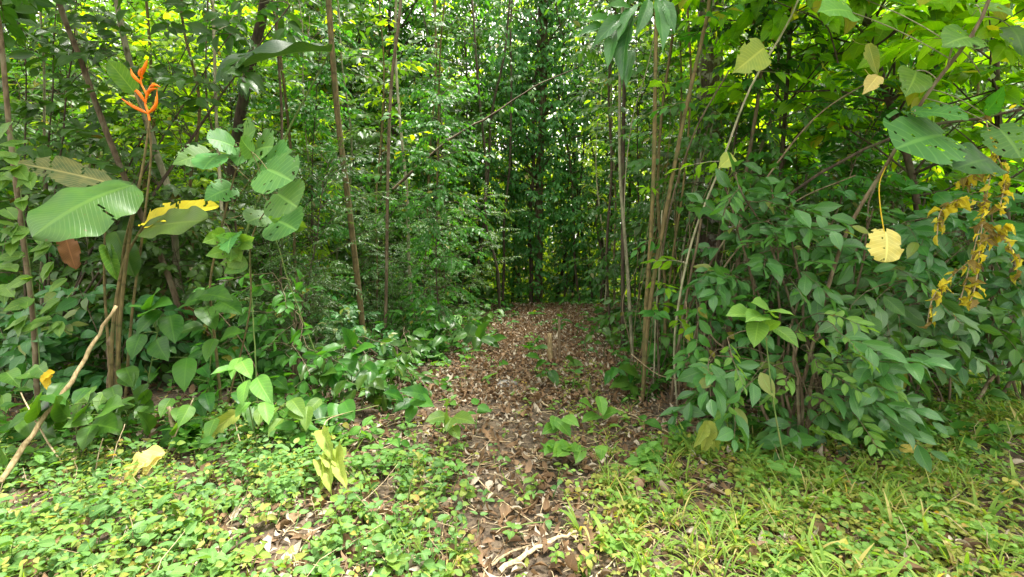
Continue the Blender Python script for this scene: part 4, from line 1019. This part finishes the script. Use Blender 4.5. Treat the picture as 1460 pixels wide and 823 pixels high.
# --- right tree with pale diagonal trunk and big eaten leaves
def right_tree():
    root = tree_px('pale_diagonal_tree', 'pale thin trunk leaning right with big eaten leaves at its top', [(1128, 600, 3.35), (1152, 520, 3.3), (1172, 440, 3.25), (1208, 330, 3.1), (1270, 225, 3.0), (1318, 140, 2.9), (1400, 25, 2.8)], 0.0135, 0.008, 3.9, 'bark', 'lime', leafkind='heart', size=.17, ncrown=6, crlen=.5, k=9)
    base = np.array(root.location)
    w = Geo()
    for i, (x, y, s, an, mt) in enumerate([(1310, 203, 72, 200, 'maca'), (1343, 165, 78, 350, 'maca'), (1298, 120, 50, 250, 'fresh'), (1418, 142, 60, 60, 'mid'), (1422, 100, 50, 20, 'mid'), (1418, 15, 60, 340, 'fresh'),
                                 (1190, 18, 50, 180, 'fresh'), (1270, 5, 70, 350, 'mid'), (1440, 205, 60, 300, 'maca'), (1385, 235, 60, 200, 'mid'), (1450, 60, 60, 290, 'mid'), (1365, 60, 50, 200, 'fresh')]):
        an = math.radians(an); h = s * .5; d = 2.75 + .15 * R.random()
        a = W(x - math.cos(an) * h, y + math.sin(an) * h * .8, d + .06); b = W(x + math.cos(an) * h, y - math.sin(an) * h * .8, d - .08)
        big_leaf('round' if mt == 'maca' else 'ovate', a, b, 1.1 if mt == 'maca' else 1.25, mt, root, 'leaf', origin=base, facing=(R.gauss(0, .25), -0.7, 0.6), holes=.35 if mt == 'maca' else .1, edge=.1, seed=80 + i, fold=.12, droop=.4, segs=36, half=9)
        TR = smooth(PP([(1270, 225, 3.0), (1318, 140, 2.9), (1400, 25, 2.8)]), 8); j = TR[np.argmin(np.linalg.norm(TR - a, axis=1))]; w.tube(curve(j, a, 6, sag=-.02), .003, 5)
    w.build('leaf_stalk', M['bark_pale'], root, base)
right_tree()
tree_px('lime_leaved_tree', 'dark branching tree with bright lime translucent leaves at the upper right', [(1330, 520, 4.6), (1320, 400, 4.5), (1300, 250, 4.4), (1260, 120, 4.3), (1230, -5, 4.2)], .035, .02, 4.6, 'bark_dark', 'lime', leafkind='heart', size=.17, ncrown=80, crlen=1.3, q=1, nl=8, crown_from=-0.7)
tree_px('lime_leaved_tree', 'bright lime-leaved tree at the upper right picture edge', [(1440, 520, 4.4), (1435, 300, 4.3), (1420, 120, 4.2), (1430, -5, 4.2)], .03, .018, 4.4, 'bark_dark', 'lime', leafkind='heart', size=.17, ncrown=64, crlen=1.2, crown_from=-0.6)
tree_px('lime_leaved_tree', 'bright leafy young tree above the cane cluster', [(1100, 430, 5.2), (1110, 300, 5.1), (1120, 150, 5.0), (1130, -5, 5.0)], .025, .014, 4.8, 'bark_dark', 'lime', leafkind='ovate', size=.14, ncrown=84, crlen=1.2, crown_from=-0.8)
stick('dark_branch', 'long dark bare branch sloping across the upper right foliage', 'branch', [(1090, 300, 3.9), (1190, 235, 3.8), (1300, 185, 3.7), (1400, 168, 3.6), (1480, 150, 3.5)], .012, .010, 'bark_dark')
stick('dark_branch', 'thin dark arching branch in the upper right corner', 'branch', [(1195, 90, 3.9), (1180, 40, 3.9), (1150, 20, 3.9), (1100, 0, 3.9)], .006, .004, 'bark_dark')
stick('leaning_branch', 'long thin bare branch leaning over the middle of the scene', 'branch', [(560, 270, 6.4), (640, 200, 6.6), (700, 165, 6.8), (760, 125, 7.0), (832, 92, 7.2)], .020, .008, 'bark')

# yellow disc leaf on its long stalk
def disc():
    base = W(1263, 238, 3.0); root = thing('hanging_leaf', 'round pale yellow leaf dangling from a thin stalk', 'leaf', base)
    w = Geo(); w.tube(smooth(PP([(1263, 238, 3.0), (1254, 262, 2.86), (1255, 295, 2.76), (1261, 333, 2.72)]), 4), .003, 6); w.build('stalk', M['yellow'], root, base)
    big_leaf('round', W(1263, 331, 2.72), W(1262, 374, 2.69), 1.35, 'pale', root, 'blade', origin=base, facing=(.15, -1, .2), fold=-.15, edge=.22, wave=.04, droop=.5, holes=.14, seed=4, segs=40, half=10)
disc()
M['olive'] = leaf_mat('leaf_dying_olive', (0.26, 0.24, 0.02), (0.60, 0.50, 0.035), 0.35, rough=0.6, veins=0.2, odd=(0.16, 0.10, 0.04), odd_at=0.62, spots=0.9, sscale=45, tcol=(1.2, 1.1, 0.6))
def yellow_vine():
    base = W(1405, 165, 3.1); root = thing('dying_vine', 'hanging vine of shrivelled yellow leaves near the right picture edge', 'vine', base)
    w = Geo(); g = Geo()
    S = [[(1405, 165), (1414, 230), (1402, 300), (1385, 370), (1362, 455)], [(1404, 290), (1370, 285), (1342, 300), (1336, 335)], [(1400, 320), (1425, 330), (1440, 350), (1452, 392)], [(1412, 230), (1375, 255), (1360, 262)],
         [(1400, 320), (1392, 400), (1380, 440)], [(1385, 370), (1350, 400), (1330, 425), (1322, 462)], [(1410, 200), (1432, 250), (1425, 300)], [(1395, 345), (1420, 335), (1432, 322)]]
    for s in S:
        P = smooth(np.array([W(x, y, 3.05 + R.uniform(-.08, .08)) for x, y in s]), 6); w.tube(P, .0035, 5)
        for q in P[::1]:
            if R.random() < .12: continue
            for _ in range(R.choice((1, 2, 3))):
                t = q + unit(np.array([R.gauss(0, .7), R.gauss(-.2, .5), -0.8 + R.gauss(0, .3)])) * R.uniform(.04, .09)
                big_leaf('ovate', q, t, R.uniform(.4, 1.1), geo=g, fold=R.uniform(.3, 1.3), wave=.08, droop=1.2, seed=R.randint(0, 999), segs=9, half=2, facing=rng.normal(0, 1, 3) + np.array([0, -1, 0]))
    A = g.A
    for i in range(len(A)): A[i] = np.tile([[R.random(), R.random()]], (len(A[i]), 1))
    w.build('stem', M['dry'], root, base); g.build('foliage', M['olive'], root, base)
yellow_vine()
def small_leaf(label, a, b, mt, wd=1.1, kind='ovate'):
    base = W(*a); g = Geo(); g.tube(curve(base, base + np.array([R.gauss(.03, .04), .12, .08]), 5, sag=.02), .002, 5); big_leaf(kind, base, W(*b), wd, geo=g, seed=int(a[0]), segs=22, half=5, fold=.3, wave=.02, edge=.15)
    tag(g.build('withered_leaf', M[mt], origin=base), label, 'leaf')
small_leaf('pale green leaf with brown tip at the top of the pale cane', (1090, 68, 3.4), (1044, 105, 3.3), 'wilt', 1.2)
small_leaf('long pale withered leaf hanging in the upper right', (1238, 62, 3.3), (1252, 110, 3.25), 'wilt', .6)
small_leaf('yellowish curled leaf end hanging in the upper right', (1252, 108, 3.25), (1230, 135, 3.2), 'pale', 1.0)
small_leaf('yellow spotted leaf above the blue-green shrub', (1045, 222, 3.5), (1024, 240, 3.45), 'wilt', 1.3)
small_leaf('bright yellow-green leaf lying at the right picture edge', (1420, 606, 3.3), (1470, 616, 3.2), 'fresh', .9)

# --- big blue-green shrubs of the right foreground
def shrub_px(name, label, base_px, poly, n, dr, size=.2, nl=7, mat='blue', mats='bark', extra=(), seed=0, stems=4, length=.46, kind='elliptic', wid=None, base_d=None):
    base = G(*base_px) if base_d is None else W(base_px[0], base_px[1], base_d); base[2] = gz(base[0], base[1]) - .02; root = thing(name, label, 'shrub', base)
    w = Geo(); L = Leaves()
    def inpoly(x, y):
        c = False; j = len(poly) - 1
        for i in range(len(poly)):
            (xi, yi), (xj, yj) = poly[i], poly[j]
            if (yi > y) != (yj > y) and x < (xj - xi) * (y - yi) / (yj - yi) + xi: c = not c
            j = i
        return c
    xs = [p[0] for p in poly]; ys = [p[1] for p in poly]; cx = sum(xs) / len(xs)
    cand = []
    while len(cand) < n:
        x, y = R.uniform(min(xs), max(xs)), R.uniform(min(ys), max(ys))
        if inpoly(x, y): cand.append((x, y))
    cand = list(extra) + cand
    mains = []
    for i in range(stems):
        tx, ty = R.choice(cand); ty = min(ys) + (ty - min(ys)) * .4
        t = W(tx, ty, R.uniform(*dr) + .3); t = t if t[2] > base[2] + .3 else base + np.array([0, 0, .6])
        P = curve(base + rng.normal(0, .04, 3) * (1, 1, 0), t, 9, sag=-.12, jit=.015); mains.append(P); w.tube(P, np.linspace(.013, .005, 9), 6)
    allp = np.concatenate(mains)
    for i, (x, y) in enumerate(cand):
        f = (y - min(ys)) / (max(ys) - min(ys) + 1)
        d = dr[1] - (dr[1] - dr[0]) * R.random() ** (1.0) - 0.1 * f
        tip = W(x, y, d); tip[2] = max(tip[2], gz(tip[0], tip[1]) + .06)
        q = allp[np.argmin(np.linalg.norm(allp - tip - np.array([0, .15, -.1]), axis=1) + rng.random(len(allp)) * .2)]
        dv = unit(unit(tip - q) + np.array([np.sign(x - cx) * .3 + R.gauss(0, .35), -.55, R.gauss(-.05, .25)]))
        st = tip - dv * length * .5
        w.tube(curve(q, st, 6, sag=-.04, jit=.006), np.linspace(.004, .0025, 6), 4)
        spray(L, w, st, dv, length * R.uniform(.75, 1.15), nl, size, .0025, unit(np.array([R.gauss(0, .35), -.5, .8])), droop=.22, spread=.9, nj=.55)
    w.build('stem', M[mats], root, base); g = Geo(); L.emit(g, kind, 2); g.build('foliage', M[mat], root, base)
    return root
shrub_px('blue_green_shrub', 'large blue-green shrub spilling onto the grass in the right foreground', (1120, 640), [(985, 560), (1040, 480), (1180, 440), (1290, 500), (1310, 640), (1240, 655), (1110, 650), (1000, 610)], 33, (2.7, 3.45), .19, extra=[(1250, 650), (1270, 600), (1200, 590), (1045, 590), (1080, 620), (1215, 560)])
shrub_px('blue_green_shrub', 'tall blue-green shrub rising behind the pale diagonal trunk', (1110, 560), [(1010, 260), (1100, 230), (1190, 270), (1200, 420), (1120, 450), (1000, 430)], 28, (3.1, 4.0), .19, extra=[(1070, 262), (1050, 275), (1150, 320), (1170, 345), (1075, 378), (1020, 400)], base_d=3.8)
shrub_px('blue_green_shrub', 'blue-green shrub right of the pale diagonal trunk', (1290, 585), [(1180, 440), (1220, 370), (1330, 380), (1380, 450), (1360, 520), (1250, 520)], 26, (3.0, 3.8), .20, base_d=3.9)
shrub_px('young_shrub', 'fresh green small-leaved twigs growing through the large blue-green shrub', (1150, 635), [(990, 540), (1060, 450), (1200, 430), (1300, 500), (1270, 620), (1040, 610)], 20, (2.65, 3.3), .10, mat='fresh', nl=9, length=.3)
shrub_px('young_shrub', 'narrow-leaved darker twigs mixed high into the right shrubs', (1180, 600), [(1010, 300), (1150, 220), (1320, 340), (1330, 470), (1100, 450)], 26, (2.9, 3.7), .12, mat='mid', nl=9, length=.36, kind='lance')
shrub_px('mid_green_shrub', 'mid green shrub low under the cane cluster', (1010, 590), [(975, 440), (1040, 400), (1080, 480), (1050, 560), (990, 570)], 18, (3.3, 3.8), .15, mat='mid', base_d=3.75)
shrub_px('greyish_shrub', 'large-leaved shrub behind the yellow vine', (1420, 545), [(1290, 300), (1400, 240), (1480, 280), (1480, 480), (1380, 500), (1300, 420)], 42, (3.3, 4.0), .2, mat='blue', base_d=4.1)
shrub_px('leafy_shrub', 'green shrub at the right picture edge beside the yellow vine', (1470, 540), [(1400, 380), (1500, 360), (1520, 500), (1420, 500)], 20, (3.1, 3.6), .18, mat='mid', base_d=3.9)
shrub_px('dark_shrub', 'dark large-leaved shrub in the upper left corner', (60, 560), [(-30, 0), (430, -10), (400, 80), (260, 160), (120, 300), (-30, 320)], 84, (4.3, 5.2), .21, mat='dark', mats='bark_dark', stems=7, base_d=4.9)
shrub_px('pointed_leaf_shrub', 'mid green shrub below the round-leaved sapling', (420, 590), [(340, 380), (450, 400), (480, 520), (400, 560), (330, 500)], 22, (3.8, 4.4), .14, mat='mid', base_d=4.3)
shrub_px('pointed_leaf_shrub', 'low leafy shrub left of the path under the thin pale cane', (560, 560), [(470, 470), (600, 480), (620, 570), (520, 600), (450, 560)], 22, (3.9, 4.7), .12, mat='mid', base_d=4.6)

# dark leaning stems under the right shrubs
for lab, pts, r in [('dark thick stem leaning right under the shrub behind the yellow vine', [(1370, 610, 3.7), (1400, 560, 3.8), (1440, 500, 3.9)], .016),
                    ('pale stem leaning right at the right picture edge', [(1425, 570, 3.9), (1445, 535, 3.9), (1475, 490, 3.9)], .016),
                    ('thin dark upright stem in the hollow under the right shrubs', [(1350, 600, 3.8), (1355, 540, 3.8), (1352, 480, 3.8)], .010),
                    ('slanting dark branch in the hollow under the right shrubs', [(1340, 560, 3.7), (1300, 500, 3.7), (1290, 470, 3.7)], .008)]:
    stick('shrub_stem', lab, 'stem', pts, r, r * .7, 'bark')

# more low broad-leaved plants of the undergrowth
k = 0
for k_, (x0, x1, y0, y1, n, zone_) in enumerate(((0, 460, 560, 640, 15, 'left undergrowth below the orange flower'), (450, 620, 500, 600, 10, 'undergrowth on the left path edge'), (600, 700, 455, 510, 6, 'far left path edge'), (860, 960, 480, 560, 5, 'foot of the right cane tangle'), (770, 880, 590, 670, 3, 'open litter of the path'))):
    for i in range(n):
        bx, by = R.uniform(x0, x1), R.uniform(y0, y1); d = G(bx, by)[1]
        sc = 3.6 / d
        nl_ = R.randint(5, 9); hh = R.uniform(25, 75) * sc * (0.3 if k_ == 4 else 1)
        lv = [(bx + R.gauss(0, 24) * sc * (.6 if k_ == 4 else 1), by - hh * R.uniform(.25, 1), R.uniform(17, 34) * sc * (.55 if k_ == 4 else 1), R.uniform(190, 350) if R.random() < .7 else R.uniform(0, 360)) for _ in range(nl_)]
        mt = R.choice(['mid', 'mid', 'dark', 'fresh']) if k_ != 4 else 'fresh'
        ds = {'mid': 'mid green', 'dark': 'dark', 'fresh': 'bright green'}[mt]
        lab = 'low ' + ds + ' broad-leaved plant, ' + zone_
        o = leafy('broadleaf_plant', lab, 'plant', (bx, by), lv, mt, wid=R.uniform(.8, 1.15)); o['group'] = lab

# --- middle distance: the vine-hung tree over the path and the dark poles
M['creeper'] = leaf_mat('leaf_creeper', (0.028, 0.11, 0.030), (0.075, 0.20, 0.055), 0.4, rough=.4, veins=0, spots=0, bump=False)
def curtain_tree():
    base = W(768, 430, 11.2); base[2] = gz(base[0], base[1])
    root = thing('vine_hung_tree', 'tall dark tree hung with small-leaved creepers at the end of the path', 'tree', base)
    w = Geo(); P = smooth([base, base + (0, 0, 3), base + (.1, 0, 6), base + (0, .1, 10)], 5); w.tube(P, np.linspace(.10, .07, len(P)), 10, jit=.05)
    L = Leaves(); L2 = Leaves(); vw = Geo()
    for i in range(190):
        a = R.uniform(0, 2 * PI); rr = R.uniform(.3, 1.6); z0 = R.uniform(2.0, 9.5)
        s = base + np.array([math.cos(a) * rr, math.sin(a) * rr * .7, z0])
        if z0 > 3 and R.random() < .7:
            q = base + np.array([0, 0, z0 - .4]); w.tube(curve(q, s, 4), np.linspace(.03, .008, 4), 4)
        ln = R.uniform(.6, 2.2); ln = min(ln, s[2] - base[2] - .2)
        E = s - np.array([R.gauss(0, .1), R.gauss(0, .1), ln]); V = curve(s, E, 7, jit=.04); vw.tube(V, .006, 3)
        for q in V[1:]:
            for _ in range(2):
                spray(L, None, q, unit(np.array([R.gauss(0, 1), R.gauss(-.4, .7), R.gauss(0, .3)])), .38, 7, .13, 0, droop=.5)
    w.build('trunk', M['bark'], root, base); vw.build('creeper_stem', M['bark_dark'], root, base)
    g = Geo(); L.emit(g, 'ovate', 0); g.build('creeper', M['creeper'], root, base)
curtain_tree()
poles = [(648, 11, .022), (660, 9.2, .03), (690, 12, .035), (712, 8.8, .028), (716, 10, .03), (730, 12.5, .04), (757, 10.8, .05), (790, 12.5, .05), (803, 11.6, .028), (815, 12.2, .03), (828, 11, .03), (838, 12.8, .045), (846, 11.8, .03), (855, 10.6, .03), (868, 11.5, .03), (860, 14, .05)]
pp = {}
for i, (x, d, r) in enumerate(poles):
    b = W(x, 430, d); b[2] = gz(b[0], b[1]) - .05
    side = 'left of the vine-hung tree' if x < 768 else 'right of the vine-hung tree'
    w = Geo(); P = [b]
    lx = R.gauss(0, .05)
    for k in range(7): P.append(P[-1] + np.array([lx + R.gauss(0, .11), R.gauss(0, .06), .95]))
    w.tube(smooth(P, 3), np.linspace(r, r * .6, 22), 6)
    lab = 'thin dark pole tree at the end of the path, ' + side
    root = thing('pole_tree', lab, 'tree', b, 'dark pole trees ' + side)
    w.build('trunk', M['bark_dark'], root, b)
    L = Leaves()
    for k in range(26):
        q = P[R.randint(2, 7)]; spray(L, None, q + rng.normal(0, .25, 3), unit(rng.normal(0, 1, 3) + (0, -.3, .1)), .5, 8, .13, 0, droop=.45)
    g = Geo(); L.emit(g, 'ovate', 0); g.build('crown', M[R.choice(['mid', 'dark'])], root, b)

# --- the wood beyond, which reads as one mass
# thin saplings that run from the ground to the top of the frame
sp = [(135, 5.4), (275, 5.6), (345, 5.9), (392, 5.8), (425, 6.3), (448, 7.2), (535, 6.9), (590, 6.6), (604, 8.4), (622, 7.6), (500, 7.6), (635, 9.4), (212, 6.4), (60, 5.2), (985, 5.6), (1050, 5.4), (1085, 6.2), (905, 5.4), (878, 8.4), (862, 9.2), (965, 6.0), (1145, 5.6), (1200, 6.2), (1380, 6.0), (950, 4.7), (1028, 4.6)]
for i, (x, d) in enumerate(sp):
    dx = (730 - x) * -.08 + R.gauss(0, 25); gy = G(x, 411.5 + 90 + 0)[1]
    b = W(x, 411, d); py = 411.5 - FPX * 0  # base is found from the ground height
    zb = gz(b[0], b[1]); P = [np.array([b[0], b[1], zb - .03])]
    H = 5.5 + R.uniform(0, 2.5); ox = R.gauss(0, .05)
    for k in range(7): P.append(np.array([b[0] + ox * (k + 1) + R.gauss(0, .05), b[1] + R.gauss(0, .05), zb + H * (k + 1) / 7]))
    P = smooth(P, 4); w = Geo(); L = Leaves(); r0 = R.uniform(.011, .024) * (1 + (d - 5) * .08)
    w.tube(P, np.linspace(r0, r0 * .5, len(P)), 7, jit=.05)
    shoots(L, w, P, .35, 1.0, 26, R.uniform(.10, .16), length=.5, nl=8, toward=.3)
    side = 'left of the path' if x < 760 else 'right of the path'; dp = 'front' if d < 6 else 'deeper'
    mt = R.choice(['cane', 'bark', 'bark_pale']); lm = R.choice(['lime', 'mid']); ds = {'cane': 'olive', 'bark': 'brown', 'bark_pale': 'pale'}[mt]
    lab = 'thin straight ' + ds + ' sapling with ' + ('lime' if lm == 'lime' else 'green') + ' leaves, ' + dp + ' row ' + side
    root = thing('slender_sapling', lab, 'sapling', P[0], lab); w.build('trunk', M[mt], root, P[0])
    g = Geo(); L.emit(g, R.choice(['ovate', 'elliptic']), 1); g.build('crown', M[lm], root, P[0])

def far_wood():
    for nm, mt, n, yr, lab in (('far_wood', 'far_lime', 2600, (17, 30), 'bright mass of leaves of the wood beyond the thicket'), ('far_wood', 'mid', 1500, (15, 26), 'darker mass of leaves of the wood behind the thicket')):
        L = Leaves()
        for i in range(n):
            y = R.uniform(*yr); x = R.uniform(-1.35, 1.35) * y; zt = 12.5 * R.random() ** 1.25
            if mt == 'mid' and R.random() < .3: continue
            if zt > 6.5 and abs(x / y + 0.03) < .12 and R.random() < .7: continue
            c = np.array([x, y, gz(x, y) + zt]); k = 34
            P = c + rng.normal(0, 1, (k, 3)) * (.75, .6, .45)
            D = rng.normal(0, 1, (k, 3)) + (0, 0, -.4); N = unit(np.array([0, -.45, .8]) + rng.normal(0, .45, (k, 3)))
            L.put(P, D, N, R.uniform(.22, .36) * rng.uniform(.7, 1.1, k), np.column_stack([np.clip(R.random() * .6 + rng.random(k) * .4, 0, 1), rng.random(k)]))
        if mt == 'far_lime':
            for i in range(2200):
                y = R.uniform(29, 38); x = R.uniform(-1.3, 1.3) * y; zt = 11 * R.random(); k = 22
                P = np.array([x, y, gz(x, y) + zt]) + rng.normal(0, 1, (k, 3)) * (1.1, .8, .7)
                L.put(P, rng.normal(0, 1, (k, 3)) + (0, 0, -.4), unit(np.array([0, -.45, .8]) + rng.normal(0, .45, (k, 3))), .55 * rng.uniform(.7, 1.1, k), np.column_stack([np.clip(R.random() * .6 + rng.random(k) * .4, 0, 1), rng.random(k)]))
        g = Geo(); L.emit(g, 'ovate', 0); tag(g.build(nm, M[mt]), lab, 'wood', kind='stuff')
M['far_lime'] = leaf_mat('leaf_far_lime', (0.09, 0.20, 0.010), (0.22, 0.36, 0.018), 0.55, veins=0, spots=0, bump=False)
far_wood()
print('objects', len(bpy.data.objects), 'things', sum(1 for o in bpy.data.objects if o.parent is None))
